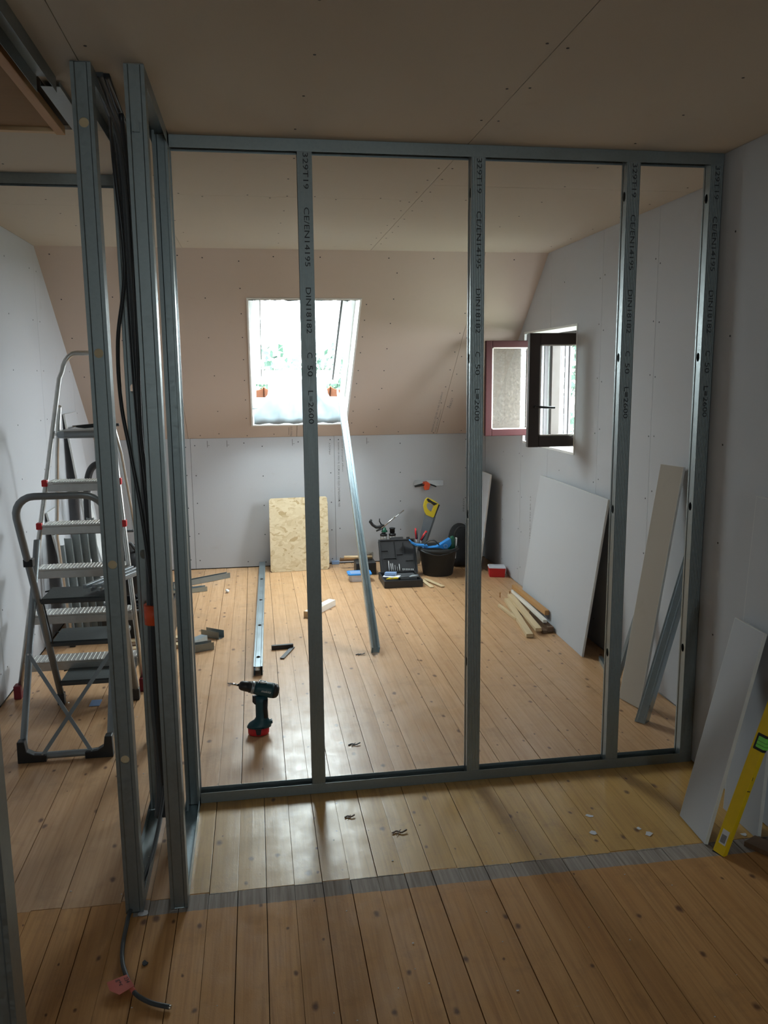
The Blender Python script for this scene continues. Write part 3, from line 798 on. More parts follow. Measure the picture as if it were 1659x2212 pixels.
o = MB().tube(catmull([(-.385, 2.62, 2.36), (-.40, 2.74, 2.26), (-.395, 2.80, 1.95), (-.435, 2.84, 1.72), (-.440, 2.86, 1.52), (-.418, 2.86, 1.34), (-.392, 2.85, 1.13), (-.375, 2.845, .9)], 8), .0065, 8).build('conduit', 'black')
tag(o, 'single dark conduit bowing out to the left of the cable bundle', 'cable')
o = MB().tube(catmull([(-.352, 2.60, 2.35), (-.350, 2.72, 2.1), (-.362, 2.76, 1.75), (-.372, 2.79, 1.4), (-.35, 2.80, 1.15), (-.332, 2.80, .95), (-.34, 2.80, .7)], 8), .007, 8).build('conduit', 'black')
tag(o, 'single dark conduit crossing in front of the cable bundle behind the right post', 'cable')
o = MB().tube(catmull([(-.44, 4.1, 1.98), (-.445, 4.0, 1.85), (-.44, 3.75, 1.6), (-.45, 3.64, 1.2), (-.46, 3.62, .6), (-.45, 3.63, .02)], 8), .003, 6).build('loose_wire', 'black')
tag(o, 'thin loose black wire sticking up left of the cable bundle', 'wire')
# the cable that runs out on to the floor with its taped label
gc = thing('floor_cable', 'grey-green cable curling over the floor from the foot of the left post', 'cable', (-.40, 2.2, 0))
pts = catmull([(-.366, 2.845, .16), (-.372, 2.74, .10), (-.385, 2.60, .045), (-.405, 2.46, .018), (-.424, 2.337, .0095), (-.425, 2.288, .009), (-.423, 2.20, .009), (-.415, 2.13, .009), (-.397, 2.071, .009), (-.365, 1.998, .009), (-.32, 1.955, .009), (-.268, 1.930, .009)], 8)
MB().tube(pts, .0062, 10).build('sheath', 'dark_grey', gc)
MB().tube([pts[-1]-V((.004, -.001, 0)), pts[-1]+V((.004, -.002, 0))], .0052, 10).build('cut_end', 'alu', gc)
m = MB(); m.prism([(-.440, 2.036, .0165), (-.392, 2.058, .0165), (-.366, 2.012, .0165), (-.400, 1.985, .0165), (-.428, 2.005, .0165)], (0, 0, .0008))
tg = m.build('taped_label', 'tag', gc)
text('handwriting', 'g+c', tg, 'ink', (-.416, 2.040, .0175), (.45, -.9, 0), (.9, .45, 0), .012, .028)
text('handwriting', '234', tg, 'ink', (-.398, 2.045, .0175), (.45, -.9, 0), (.9, .45, 0), .010, .024)
MB().tube([pts[68], pts[70], pts[72]], .0068, 10).build('tape_wrap', 'tag', gc)

# ------------------------------------------------------------------ studs lying or leaning about
def prof_piece(name, lab, O, A, B, W, l_, kind='c', holes=(), mat='steel_blue', a=.048, b=.05, group=None, cat='metal profile'):
    O, A, B, W = V(O), V(A).normalized(), V(B).normalized(), V(W).normalized()
    m = MB()
    if kind == 'c': c_stud(m, O, A, B, W, a, b, l_, holes, 0)
    else: u_track(m, O, A, B, W, a, b, l_)
    return tag(m.build(name, mat, solid=TH), lab, cat, group)
# long stud lying on the floor (web up)
W_ = V((.0495, 2.57, 0)).normalized(); A_ = V((W_.y, -W_.x, 0))
prof_piece('metal_profile', 'long metal profile with oval holes lying on the boards towards the back wall', V((-.055, 4.31, .051)), A_, (0, 0, -1), W_, 2.585, holes=(.16, .765, 1.37, 1.98))
# leaning stud in front of the skylight
P0 = V((.624, 4.555, .002)); P1 = V((.650, 6.585, 1.47)); Wd = (P1-P0).normalized()
prof_piece('metal_profile', 'bright metal stud leaning from the floor up into the skylight', P0, X, (0, .35, -.6) if False else Wd.cross(X)*-1, Wd, (P1-P0).length, a=.048, b=.05)
# short offcuts on the floor at left
off = 'short metal offcuts on the floor'
prof_piece('metal_offcut', 'short channel offcut with printed face, front one of the pile on the boards', V((-.405, 4.745, .002)), (-.35, .94, 0), Z, (.94, .35, 0), .125, 'u', a=.05, b=.045, mat='steel', group=off)
prof_piece('metal_offcut', 'short blue-grey channel offcut lying open side down at the left of the pile', V((-.47, 4.83, .046)), (.80, -.6, 0), -Z, (.6, .8, 0), .16, 'u', a=.05, b=.043, group=off)
prof_piece('metal_offcut', 'short channel offcut standing at the back right of the pile', V((-.38, 5.06, .002)), (.6, .8, 0), Z, (.8, -.6, 0), .14, 'u', a=.05, b=.045, mat='steel', group=off)
prof_piece('metal_profile', 'light metal profile lying flat behind the left corner, the longer one', V((-.66, 6.30, .002)), (-.55, .83, 0), Z, (.83, .55, 0), .50, 'c', b=.04, group='profiles lying behind the left corner', mat='steel')
prof_piece('metal_profile', 'short teal-grey profile lying in front of the longer one behind the left corner', V((-.66, 6.10, .002)), (-.35, .93, 0), Z, (.93, .30, 0), .27, 'u', b=.035, group='profiles lying behind the left corner')
# carpenter's square
sq = thing('steel_square', 'black folding angle square lying on the boards', 'square', (.12, 4.72, 0))
MB().bar((.050, 4.725, .014), (.178, 4.735, .014), .020, .026, Z).build('stock', 'black', sq, bevel=.002)
MB().bar((.176, 4.735, .006), (.105, 4.545, .006), .024, .005, Z).build('blade', 'dark_grey', sq)
# white painted wood block
bk = thing('wood_block', 'white painted wood block lying behind the first stud', 'wood block', (.42, 5.45, 0))
MB().bar((.305, 5.345, .022), (.495, 5.62, .022), .055, .044, Z).build('block', 'wood_white', bk, bevel=.002)
MB().bar((.300, 5.338, .022), (.307, 5.348, .022), .054, .043, Z).build('end_grain', 'pine_x', bk)
MB().bar((.404, 5.488, .0443), (.406, 5.491, .0443), .05, .0005, Z).build('pencil_line', 'ink_soft', bk)

# ------------------------------------------------------------------ cordless drill
def drill():
    t = thing('cordless_drill', 'teal cordless drill with red battery standing upright on the floor', 'drill', (-.035, 3.56, 0))
    y = 3.56
    ax = V((.99, 0, -.24)).normalized()   # bit tip towards the motor
    nose = V((-.113, y, .238))
    m = MB(); m.lathe(nose, ax, [(0, .008), (.004, .016), (.012, .021), (.03, .023), (.046, .024), (.047, .026), (.056, .026)], 20); m.build('chuck', 'black', t)
    m = MB(); m.lathe(nose-ax*.052, ax, [(0, .0012), (.004, .0035), (.012, .0035), (.013, .0055), (.052, .0055)], 8); m.build('bit', 'chrome', t)
    m = MB(); m.lathe(nose+ax*.056, ax, [(0, .0265), (.003, .0285), (.012, .0285), (.014, .0275)], 24); m.build('torque_collar', 'lad_steel', t)
    m = MB(); m.lathe(nose+ax*.069, ax, [(0, .0275), (.015, .030), (.045, .0335), (.075, .034), (.088, .0335)], 24, sc=(1.02, .92)); m.build('body', 'teal', t)
    m = MB(); m.lathe(nose+ax*.155, ax, [(0, .0337), (.010, .0325), (.020, .028), (.026, .019), (.028, .005)], 24, sc=(1.02, .92)); m.build('rear_cap', 'black', t)
    def ell(c, rx, ry, n=18): return [V((c[0]+rx*cos(2*pi*k/n), c[1]+ry*sin(2*pi*k/n), c[2])) for k in range(n)]
    m = MB(); m.rings([ell((-.014, y, .185), .032, .02), ell((-.018, y, .150), .025, .018), ell((-.018, y, .115), .025, .019), ell((-.016, y, .082), .027, .019), ell((-.018, y, .068), .034, .024), ell((-.024, y, .055), .050, .031), ell((-.028, y, .045), .054, .034), ell((-.030, y, .036), .055, .035)]); m.build('handle', 'teal', t)
    m = MB(); m.rings([ell((.000, y, .165), .014, .0205), ell((-.002, y, .12), .013, .0205), ell((0, y, .08), .013, .0205)]); m.build('rubber_grip', 'black_matte', t)
    m = MB(); m.prism([(-.055, y-.009, .186), (-.056, y-.009, .156), (-.044, y-.009, .142), (-.034, y-.009, .15), (-.036, y-.009, .18)], (0, .018, 0)); m.build('trigger', 'black', t, bevel=.003)
    m = MB(); m.rings([ell((-.033, y, .002), .045, .032), ell((-.033, y, .006), .047, .034), ell((-.032, y, .037), .0485, .0345)]); b = m.build('battery', 'red', t)
    m = MB(); m.prism([(-.056, y-.0372, .040), (-.046, y-.0372, .034), (-.042, y-.0372, .008), (-.024, y-.0372, .008), (-.020, y-.0372, .034), (-.008, y-.0372, .040)], (0, .01, 0)); m.build('latch', 'black', b, bevel=.002)
    m = MB(); m.obox(V((.012, y-.012, .045)), (.020, 0, .006), (0, .024, 0), (-.003, 0, .014)); m.build('foot_lug', 'teal', t, bevel=.002)
    a = nose+ax*.085; upn = V((.24, 0, .99)).normalized()
    m = MB()
    for (u0, u1, d0, d1) in ((0, .034, -.011, -.008), (0, .034, .008, .011), (0, .003, -.011, .011), (.031, .034, -.011, .011)):
        m.obox(a+ax*u0+Y*d0+upn*.0300, ax*(u1-u0), Y*(d1-d0), upn*.006)
    m.build('speed_switch_frame', 'white', t); MB().obox(a+ax*.010-Y*.006+upn*.030, ax*.013, Y*.012, upn*.0055).build('speed_switch', 'black', t, bevel=.001)
    text('lettering', 'makita', t, 'white', nose+ax*.100+V((0, -.0312, -.004)), ax, upn, .0115, .044, off=.0002, shear=.35)
drill()

# ------------------------------------------------------------------ ladders
def uu(pts, r, n=12, sx=1, up=None): return MB().tube(pts, r, n, sx=sx, up=up)
def small_ladder():
    t = thing('step_stool', 'small grey folding step ladder with three black rubber treads', 'step ladder', (-.83, 3.8, 0))
    xl, xr = -1.0, -.64
    fy = lambda z: 4.105-.50*z       # step frame plane
    ry = lambda z: 3.445+.585*z      # rear frame plane
    zt = 1.125; r_ = .011
    pts = [(xl, fy(.05), .05), (xl, fy(.5), .5), (xl-.005, fy(1.02), 1.02)]
    for k in range(1, 7):
        a = pi/2*k/6; pts.append((xl-.005+.09*(1-cos(a)), fy(1.02+.10*sin(a)), 1.02+.10*sin(a)))
    right = [(xl+xr-p[0], p[1], p[2]) for p in reversed(pts)]
    m = uu(pts+right, .0165, 12, sx=.7, up=(1, 0, 0)); m.build('handle_frame', 'lad_steel', t)
    for x in (xl, xr): MB().box((x-.017, fy(.05)-.016, 0), (x+.017, fy(.05)+.022, .06)).build('foot', 'black', t, bevel=.004)
    # rear frame with rounded bottom corners
    xa, xb = -1.022, -.665
    q = [(xa, ry(.86), .86), (xa, ry(.3), .3), (xa, ry(.09), .09)]
    for k in range(1, 6):
        a = pi/2*k/5; q.append((xa+.055*(1-cos(a)), ry(.065-.045*sin(a)), .066-.045*sin(a)))
    qr = [(xa+xb-p[0], p[1], p[2]) for p in reversed(q)]
    uu(q+qr, .0150, 12, sx=.7, up=(1, 0, 0)).build('rear_frame', 'lad_steel', t)
    for s, x in ((1, xa), (-1, xb)):
        m = MB(); m.prism([(x-s*.016, 3.436, 0), (x+s*.10, 3.436, 0), (x+s*.10, 3.436, .030), (x+s*.05, 3.436, .034), (x+s*.022, 3.436, .05), (x+s*.016, 3.436, .095), (x-s*.014, 3.436, .095)], (0, .038, 0)); m.build('corner_foot', 'black', t, bevel=.003)
    za, zb = .40, .012
    m = MB().bar((xa, ry(.405)-.018, .405), (xb-.075, ry(.03)-.014, .028), .016, .003, (0, -1, .3)); m.build('cross_brace', 'lad_steel', t)
    m = MB().bar((xb, ry(.405)-.021, .405), (xa+.085, ry(.03)-.017, .028), .016, .003, (0, -1, .3)); m.build('cross_brace', 'lad_steel', t)
    for p in ((xa, ry(.405)-.022, .405), (xb, ry(.405)-.024, .405), (xb-.075, ry(.03)-.018, .028), (xa+.085, ry(.03)-.02, .028), ((xa+xb)/2, ry(.215)-.022, .21)):
        MB().cyl(p, V(p)+V((0, -.004, 0)), .005, n=10).build('rivet', 'chrome', t)
    for z, d in ((.135, .22), (.375, .22), (.615, .22)):
        y0 = fy(z)-.012
        st = MB().box((xl+.012, y0, z-.022), (xr-.012, y0+d, z)).build('step', 'dark_grey', t, bevel=.006)
        MB().box((xl+.018, y0+.006, z), (xr-.018, y0+d-.006, z+.004)).build('rubber_mat', 'mat', st)
        MB().tube([(xl+.014, y0+d-.01, z-.01), (xl-.01, y0+d-.03, z-.01)], .004, 8).build('hinge_pin', 'black', st)
    for x in (xl+.02, xr-.02):
        MB().tube([(x, fy(.60), .60), (x+.004, fy(.40)-.01, .40), (x+.004, fy(.37)-.02, .37)], .0035, 8).build('link_rod', 'black', t)
    for x in (xl, xr): MB().box((x-.02, fy(.80)-.02, .79), (x+.02, fy(.80)+.02, .825)).build('pivot_bracket', 'black', t, bevel=.003)
small_ladder()
def big_ladder():
    t = thing('step_ladder', 'tall aluminium step ladder with five ribbed treads and a top tray', 'step ladder', (-.92, 4.5, 0))
    yy = lambda z: 4.20+.17*z
    def xw(z): return (-1.235+.155*z, -.620-.085*z)
    pts = []
    for z in (.03, .5, 1.0, 1.3, 1.6): pts.append((xw(z)[0], yy(z), z))
    for k in range(1, 7): a = pi/2*k/6; pts.append((xw(1.6)[0]+.012+.075*(1-cos(a)), yy(1.6+.13*sin(a)), 1.6+.13*sin(a)))
    rp = []
    for z in (.03, .5, 1.0, 1.3, 1.6): rp.append((xw(z)[1], yy(z), z))
    for k in range(1, 7): a = pi/2*k/6; rp.append((xw(1.6)[1]-.012-.075*(1-cos(a)), yy(1.6+.13*sin(a)), 1.6+.13*sin(a)))
    uu(pts+rp[::-1], .0125, 12, sx=1.0, up=(1, 0, 0)).build('rail_loop', 'alu', t)
    for i in (0, 1):
        x = xw(.0)[i]; MB().box((x-.018, yy(0)-.02, 0), (x+.018, yy(0)+.03, .07)).build('foot', 'red_dark', t, bevel=.004)
    for z in (.180, .415, .645, .865, 1.08):
        a, b = xw(z); y0 = yy(z)-.02
        s = MB().box((a+.008, y0, z-.050), (b-.008, y0+.008, z-.010)).box((a+.008, y0-.004, z-.008), (b-.008, y0+.115, z)).box((a+.008, y0+.108, z-.03), (b-.008, y0+.115, z-.006)).build('tread', 'alu', t, bevel=.002)
        m = MB(); n = 26
        for k in range(n): x = a+.02+(b-a-.04)*k/(n-1); m.box((x-.003, y0, z), (x+.003, y0+.112, z+.0022))
        o = m.build('grip_ribs', 'alu', s); o['kind'] = 'stuff'
        for x in ((a-.004, b+.004) if z > .8 else ()): MB().box((x-.014, y0-.008, z-.022), (x+.014, y0+.03, z+.012)).build('joint_cap', 'red', s, bevel=.004)
    a, b = xw(1.30)
    m = MB(); n = 14; z = 1.30
    m.prism([(a+.03, yy(z)-.03, z), (a+.07, yy(z)-.045, z), (b-.07, yy(z)-.045, z), (b-.03, yy(z)-.03, z), (b-.03, yy(z)+.22, z), (a+.03, yy(z)+.22, z)], (0, 0, .038)); m.build('top_tray', 'lad_steel', t, bevel=.012)
    for i in (0, 1):
        x = xw(1.30)[i]; s = 1 if i == 0 else -1
        MB().cyl((x, yy(1.3), 1.318), (x+s*.05, yy(1.3), 1.318), .006).build('tray_pin', 'chrome', t)
        q = [(xw(1.46)[i]+s*.012, yy(1.46)+.02, 1.46), (-1.067 if i == 0 else -.735, 4.66, 1.2), (-1.13 if i == 0 else -.70, 4.78, .72), (-1.135 if i == 0 else -.69, 4.93, .25), (-1.135 if i == 0 else -.69, 5.0, .03)]
        uu(q, .011, 10, up=(1, 0, 0)).build('rear_leg', 'alu', t)
        MB().box((q[-1][0]-.016, 4.985, 0), (q[-1][0]+.016, 5.02, .06)).build('foot', 'black', t, bevel=.003)
    MB().tube([(-1.15, 4.775, .74), (-.68, 4.775, .74)], .0085, 10).build('rear_crossbar', 'dark_grey', t)
    MB().tube([(-1.155, 4.94, .22), (-.67, 4.94, .22)], .0085, 10).build('rear_crossbar', 'dark_grey', t)
    return t
big_ladder()
# clamp on the tray, folded rule bundle on the small ladder
tt = thing('hand_tool', 'small black and chrome hand tool lying on the top tray of the tall ladder', 'hand tool', (-.85, 4.43, 1.347))
MB().tube([(-.93, 4.43, 1.358), (-.87, 4.435, 1.357), (-.80, 4.44, 1.362), (-.70, 4.44, 1.362)], [.004, .010, .010, .008], 8).build('grip', 'black', tt)
MB().tube([(-.95, 4.42, 1.352), (-.91, 4.43, 1.358), (-.88, 4.46, 1.356)], .004, 8).build('jaw', 'chrome', tt)
sl_t = thing('profile_bundle', 'bundle of grey metal slats lying on the top tread of the small step ladder', 'bundle', (-.75, 3.95, .63))
for i in range(5):
    a = V((-.795+i*.020, 3.80, .648+(.0 if i % 2 else .016))); b = a+V((.16, .36, .0))
    MB_ = MB().bar(a, b, .019, .016, Z)
    MB_.build('slat', 'lad_steel', sl_t, bevel=.002)

# ------------------------------------------------------------------ left side: offcuts, vacuum cleaner
def lean_board(name, lab, P, U, W, wd, ln, th, mat, core=None, cat='board offcut', group=None):
    P, U, W = V(P), V(U).normalized(), V(W).normalized(); Nn = U.cross(W).normalized()
    t = thing(name, lab, cat, P, group)
    MB().obox(P, U*wd, W*ln, Nn*th).build('sheet', mat, t)
    if core: MB().obox(P+U*wd, U*.0015, W*ln, Nn*th).obox(P+W*ln, U*wd, W*.0015, Nn*th).obox(P-U*.0015, U*.0015, W*ln, Nn*th).build('cut_edge', core, t)
    return t
lean_board('plasterboard_offcut', 'tall narrow white plasterboard strip leaning in the far left corner', (-1.12, 5.85, .002), (0, 1, 0), (-.17, .02, 1.36), .36, 1.37, .0125, 'gyp', 'gyp_core')
lean_board('plasterboard_offcut', 'short white plasterboard piece leaning on the left wall behind the ladders', (-1.14, 5.22, .002), (0, 1, 0), (-.15, 0, .78), .30, .80, .0125, 'gyp', 'gyp_core')
lean_board('white_batten', 'white batten slanting behind the treads of the tall ladder', (-.93, 5.45, .002), (.5, .5, 0), (-.27, .25, .9), .05, 1.0, .02, 'white', cat='batten')
for i in range(5):
    x = -1.20+.035*i
    prof_piece('metal_profile', ('first', 'second', 'third', 'fourth', 'fifth')[i]+' upright light profile from the left in the row leaning behind the ladders', V((x+.04, 5.0+.06*i, .002)), X, Y, (-.06, .05, 1), .62+.03*i, 'u', b=.028, a=.04, group='profiles leaning on the left wall', mat='steel')
vc = thing('vacuum_cleaner', 'black vacuum cleaner with arched hose standing behind the ladders', 'vacuum cleaner', (-.92, 5.7, 0))
m = MB(); m.lathe((-.90, 5.75, .05), (0, 0, 1), [(0, .15), (.03, .17), (.26, .17), (.28, .175), (.31, .17), (.38, .13), (.41, .06), (.415, .01)], 24); m.build('drum', 'black', vc)
MB().tube([(-.98, 5.66, .43), (-.94, 5.63, .50), (-.86, 5.63, .50), (-.82, 5.66, .43)], .012, 10).build('carry_handle', 'dark_grey', vc)
m = MB().tube(catmull([(-1.11, 5.56, .60), (-1.11, 5.58, .86), (-1.085, 5.60, 1.00), (-1.03, 5.62, 1.04), (-.98, 5.66, .96), (-.95, 5.70, .7), (-.92, 5.72, .42)], 8), .023, 12); m.build('hose', 'black', vc)
MB().tube([(-1.11, 5.56, .64), (-1.115, 5.53, .30), (-1.12, 5.50, .02)], .016, 12).build('suction_tube', 'chrome', vc)
for a in range(4):
    MB().lathe((-.90+.13*cos(a*pi/2+.7), 5.75+.13*sin(a*pi/2+.7), 0), (0, 0, 1), [(0, .02), (.02, .025), (.05, .02)], 10).build('castor', 'dark_grey', vc)
bx = thing('tool_crate', 'dark open crate heaped with coiled black cables behind the tall ladder', 'crate', (-.80, 5.25, 0))
MB().box((-.98, 5.10, 0), (-.55, 5.40, .012)).box((-.98, 5.10, .012), (-.55, 5.112, .20)).box((-.98, 5.388, .012), (-.55, 5.40, .20)).box((-.98, 5.112, .012), (-.968, 5.388, .20)).box((-.562, 5.112, .012), (-.55, 5.388, .20)).build('crate', 'black', bx, bevel=.003)
cc_ = thing('cable_coil', 'coil of black cable heaped on the dark crate behind the tall ladder', 'cable', (-.69, 5.25, .19))
for i in range(6):
    c = V((-.70+.02*(i % 2), 5.25, .19+.022*i)); R_ = .10-.008*i
    o = MB().tube([c+V((R_*cos(a*pi/8), R_*.8*sin(a*pi/8), .006*sin(a))) for a in range(17)], .008, 8).build('cable_loop', 'black', cc_)
for i, (mt, lb) in enumerate((('pine', 'pale'), ('wood_brown', 'dark'), ('pine', 'lower pale'))):
    o = MB().bar((-.86+.02*i, 4.98-.07*i, .012), (-.48, 5.02-.07*i, .012), .05, .022, Z).build('wood_offcut', mt, bevel=.002)
    tag(o, lb+' wood offcut on the floor in front of the cable crate', 'wood offcut')

# ------------------------------------------------------------------ back wall group
ob = thing('osb_panel', 'square pale strand-board panel leaning on the back wall', 'board', (.33, 6.74, 0))
m = MB(); a = V((.085, 6.69, .002)); U_ = V((.487, .035, 0)); W_ = V((.005, .13, .60)); n_ = V((0, .018, -.004))
c = .014; un = U_.normalized(); wn_ = W_.normalized()
pl = [a+un*c, a+U_-un*c, a+U_+wn_*c, a+U_+W_-wn_*c, a+U_+W_-un*c, a+W_+un*c, a+W_-wn_*c, a+wn_*c]
m.prism(pl, n_); m.build('panel', 'osb', ob)
MB().obox(a+U_+un*.0005+wn_*.02, un*.003, wn_*.55, n_*.7).build('tongue_edge', 'osb', ob)

# black bucket and its contents
bu = thing('mortar_bucket', 'black rubber mortar bucket full of tools in the back right corner', 'bucket', (1.43, 6.38, 0))
m = MB(); m.lathe((1.435, 6.40, 0), (0, 0, 1), [(.0, .118), (.006, .122), (.19, .150), (.20, .163), (.226, .165), (.228, .155), (.19, .145), (.03, .118), (.028, .01)], 32); m.build('body', 'black_matte', bu)
m = MB().tube(catmull([(1.28, 6.33, .215), (1.32, 6.28, .20), (1.42, 6.245, .185), (1.53, 6.27, .205), (1.59, 6.34, .215)], 8), .007, 8); m.build('rim_handle', 'black', bu)
m = MB().tube(catmull([(1.315, 6.36, .235), (1.32, 6.34, .27), (1.36, 6.33, .295), (1.40, 6.34, .285), (1.44, 6.36, .24)], 8), .005, 8); m.build('bail', 'dark_grey', bu)
o = thing('dust_pan', 'blue plastic tool blade lying across the left rim of the black bucket', 'blue tool', (1.25, 6.36, .23))
m = MB(); q = [(1.19, .295), (1.205, .270), (1.24, .250), (1.34, .238), (1.34, .252), (1.25, .262), (1.215, .282), (1.20, .298)]
m.prism([(x, 6.34, z) for x, z in q], (0, .05, 0)); m.build('blade', 'blue', o, bevel=.002)
o = thing('blue_caulking_tool', 'blue plastic tool rising from the right side of the black bucket', 'blue tool', (1.49, 6.37, .2))
m = MB(); m.prism([(x, 6.35, z) for x, z in [(1.30, .226), (1.42, .236), (1.522, .296), (1.532, .294), (1.537, .255), (1.525, .230), (1.50, .214), (1.47, .212), (1.44, .222), (1.40, .224)]], (0, .06, 0)); m.build('body', 'blue', o, bevel=.003)
m = MB(); n = 14; m.rings([[V((1.487+r_*cos(2*pi*k/n), yv, .236+r_*sin(2*pi*k/n))) for k in range(n)] for r_, yv in ((.012, 6.349), (.012, 6.346), (.017, 6.346), (.017, 6.349))], cap=False); m.build('ring_mark', 'blue_pale', o)
for p, lab, dz in (((1.254, .38, .275, 1.262), 'red handled plier standing upright at the left of the bucket', 0), ((1.345, .354, .265, 1.29), 'red handled plier tilted to the right in the bucket', 0)):
    o = thing('pliers', lab, 'pliers', (p[3], 6.42, p[2]), 'red pliers in the bucket')
    a = V((p[3], 6.42, p[2])); b = V((p[0], 6.42, p[1])); k = a.lerp(b, .15)
    MB().tube([k, a.lerp(b, .6), b], [.009, .011, .009], 10, sx=.8).build('handle', 'red', o)
    MB().tube([a.lerp(b, .18)+V((.006, -.009, 0)), a.lerp(b, .85)+V((.006, -.008, 0))], .005, 8).build('grip_inlay', 'black', o)
    MB().tube([a-V((0, 0, .05)), k], .007, 8).build('jaw', 'lad_steel', o)
o = thing('spray_bottle', 'dark green bottle with white back standing in the right of the bucket', 'bottle', (1.575, 6.43, .06))
MB().lathe((1.545, 6.42, .06), (.06, 0, 1), [(0, .028), (.16, .028), (.20, .022), (.235, .020), (.245, .008)], 16).build('bottle', 'green_dark', o)
MB().obox((1.575, 6.40, .12), (.010, 0, 0), (0, .03, 0), (.012, 0, .17)).build('label_strip', 'white', o)
# saw hanging above the bucket
sw = thing('hand_saw', 'hand saw with yellow and black handle leaning on the back wall above the bucket', 'saw', (1.42, 6.72, .3))
q = [(1.399, .575), (1.388, .552), (1.379, .515), (1.388, .468), (1.399, .440), (1.466, .409), (1.474, .420), (1.518, .522), (1.508, .530), (1.474, .556), (1.44, .575), (1.415, .585)]
hole = [(1.415, .545), (1.403, .520), (1.412, .490), (1.443, .462), (1.452, .468), (1.458, .484), (1.470, .512), (1.44, .535)]
m = MB(); n = 24
def resample(poly, c, n):
    out = []
    for k in range(n):
        a = 2*pi*k/n; d = V((cos(a), sin(a), 0)); best = None
        for i in range(len(poly)):
            p, r_ = V((*poly[i], 0))-V((*c, 0)), V((*poly[(i+1) % len(poly)], 0))-V((*c, 0)); e = r_-p; den = d.x*e.y-d.y*e.x
            if abs(den) < 1e-9: continue
            tt_ = (p.x*e.y-p.y*e.x)/den; uu_ = (p.x*d.y-p.y*d.x)/den
            if tt_ > 0 and -1e-6 <= uu_ <= 1+1e-6: best = max(best or 0, tt_)
        out.append((c[0]+d.x*(best or .02), c[1]+d.y*(best or .02)))
    return out
cc = (1.435, .500); o1 = resample(q, cc, n); h1 = resample(hole, cc, n); y0, y1 = 6.70, 6.728
m.rings([[V((x, y0, z)) for x, z in h1], [V((x, y0, z)) for x, z in o1], [V((x, y1, z)) for x, z in o1], [V((x, y1, z)) for x, z in h1], [V((x, y0, z)) for x, z in h1]], smooth=False, cap=False)
m.build('handle', 'yellow_p', sw)
MB().prism([(x, y0-.003, z) for x, z in [(1.404, .572), (1.418, .580), (1.455, .553), (1.500, .530), (1.468, .515), (1.44, .540), (1.418, .548)]], (0, .034, 0)).build('grip', 'black', sw, bevel=.003)
MB().prism([(x, y0-.001, z) for x, z in [(1.507, .525), (1.519, .520), (1.478, .418), (1.466, .412)]], (0, .032, 0)).build('heel', 'black', sw)
MB().prism([(x, y0+.012, z) for x, z in [(1.392, .455), (1.47, .415), (1.33, .012), (1.295, .003)]], (.02, .012, 0)).build('blade', 'lad_steel', sw)
# trowel on the wall
tw = thing('plaster_trowel', 'long steel plastering trowel with red handle bracket hung flat on the back wall', 'trowel', (1.46, 6.905, .62))
n = 10; pl = [(1.352+.018*cos(a), .681+.028*sin(a)) for a in [pi/2+pi*k/n for k in range(n+1)]]+[(1.598, .655), (1.60, .700)]
MB().prism([(x, 6.918, z) for x, z in pl], (0, .002, 0)).build('blade', 'chrome', tw)
MB().tube(catmull([(1.345, 6.905, .655), (1.40, 6.885, .665), (1.46, 6.882, .675), (1.53, 6.905, .65)], 6), .006, 8, sx=1.6).build('spine', 'black', tw)
MB().prism([(x, 6.87, z) for x, z in [(1.425, .690), (1.455, .695), (1.475, .675), (1.462, .628), (1.425, .625), (1.418, .65)]], (0, .04, 0)).build('handle', 'orange', tw, bevel=.004)

# open drill case
dc = thing('drill_case', 'open black plastic drill case, lid upright and tray full of bits', 'tool case', (1.09, 6.2, 0))
MB().box((.935, 6.01, .0), (1.225, 6.31, .012)).build('tray_floor', 'black', dc)
m = MB()
for (a, b) in (((.93, 6.0, 0), (1.23, 6.012, .058)), ((.93, 6.30, 0), (1.23, 6.312, .058)), ((.93, 6.012, 0), (.942, 6.30, .058)), ((1.218, 6.012, 0), (1.23, 6.30, .058))): m.box(a, b)
m.build('tray_wall', 'black', dc, bevel=.005)
lid0 = V((.955, 6.325, .035)); LW = V((0, .16, .27)).normalized(); LN = V((0, -LW.z, LW.y))
m = MB(); m.obox(lid0, X*.30, LW*.29, -LN*.035); m.build('lid', 'black', dc, bevel=.010)
m = MB()
for (a, b, c, d) in ((.0, 0, .012, .29), (.288, 0, .30, .29), (.012, 0, .288, .012), (.012, .278, .288, .29), (.02, .19, .07, .195), (.13, .12, .136, .27), (.136, .155, .19, .16), (.21, .10, .27, .105), (.03, .125, .13, .13), (.20, .17, .205, .26)):
    m.obox(lid0+X*a+LW*b, X*(c-a), LW*(d-b), LN*.010)
m.build('lid_ribs', 'black', dc, bevel=.002)
m = MB().obox(lid0+X*.10+LW*.285, X*.11, LW*.028, -LN*.022); m.build('carry_handle', 'black', dc, bevel=.008)
m = MB().obox(lid0+X*.235+LW*.29, X*.026, LW*.018, -LN*.02); m.build('catch', 'black', dc, bevel=.002)
BT = 'drill bits in the case lid'
for i, (x, l_, r_) in enumerate(((1.021, .088, .0032), (1.038, .065, .0030), (1.052, .066, .0028), (1.070, .050, .0018), (1.088, .035, .0016), (1.105, .058, .0032))):
    a = lid0+X*(x-.955)+LW*.018+LN*.014
    o = MB().tube([a, a+LW*l_*.3, a+LW*l_*.9, a+LW*l_], [r_, r_*.9, r_*.9, r_*.3], 6).build('drill_bit', 'bit'); tag(o, ('longest steel drill bit, leftmost in the lid of the black case', 'second drill bit from the left in the case lid', 'third drill bit from the left in the case lid', 'thin fourth drill bit from the left in the case lid', 'shortest thinnest drill bit in the case lid', 'thick drill bit at the right end of the row in the case lid')[i], 'drill bit', BT)
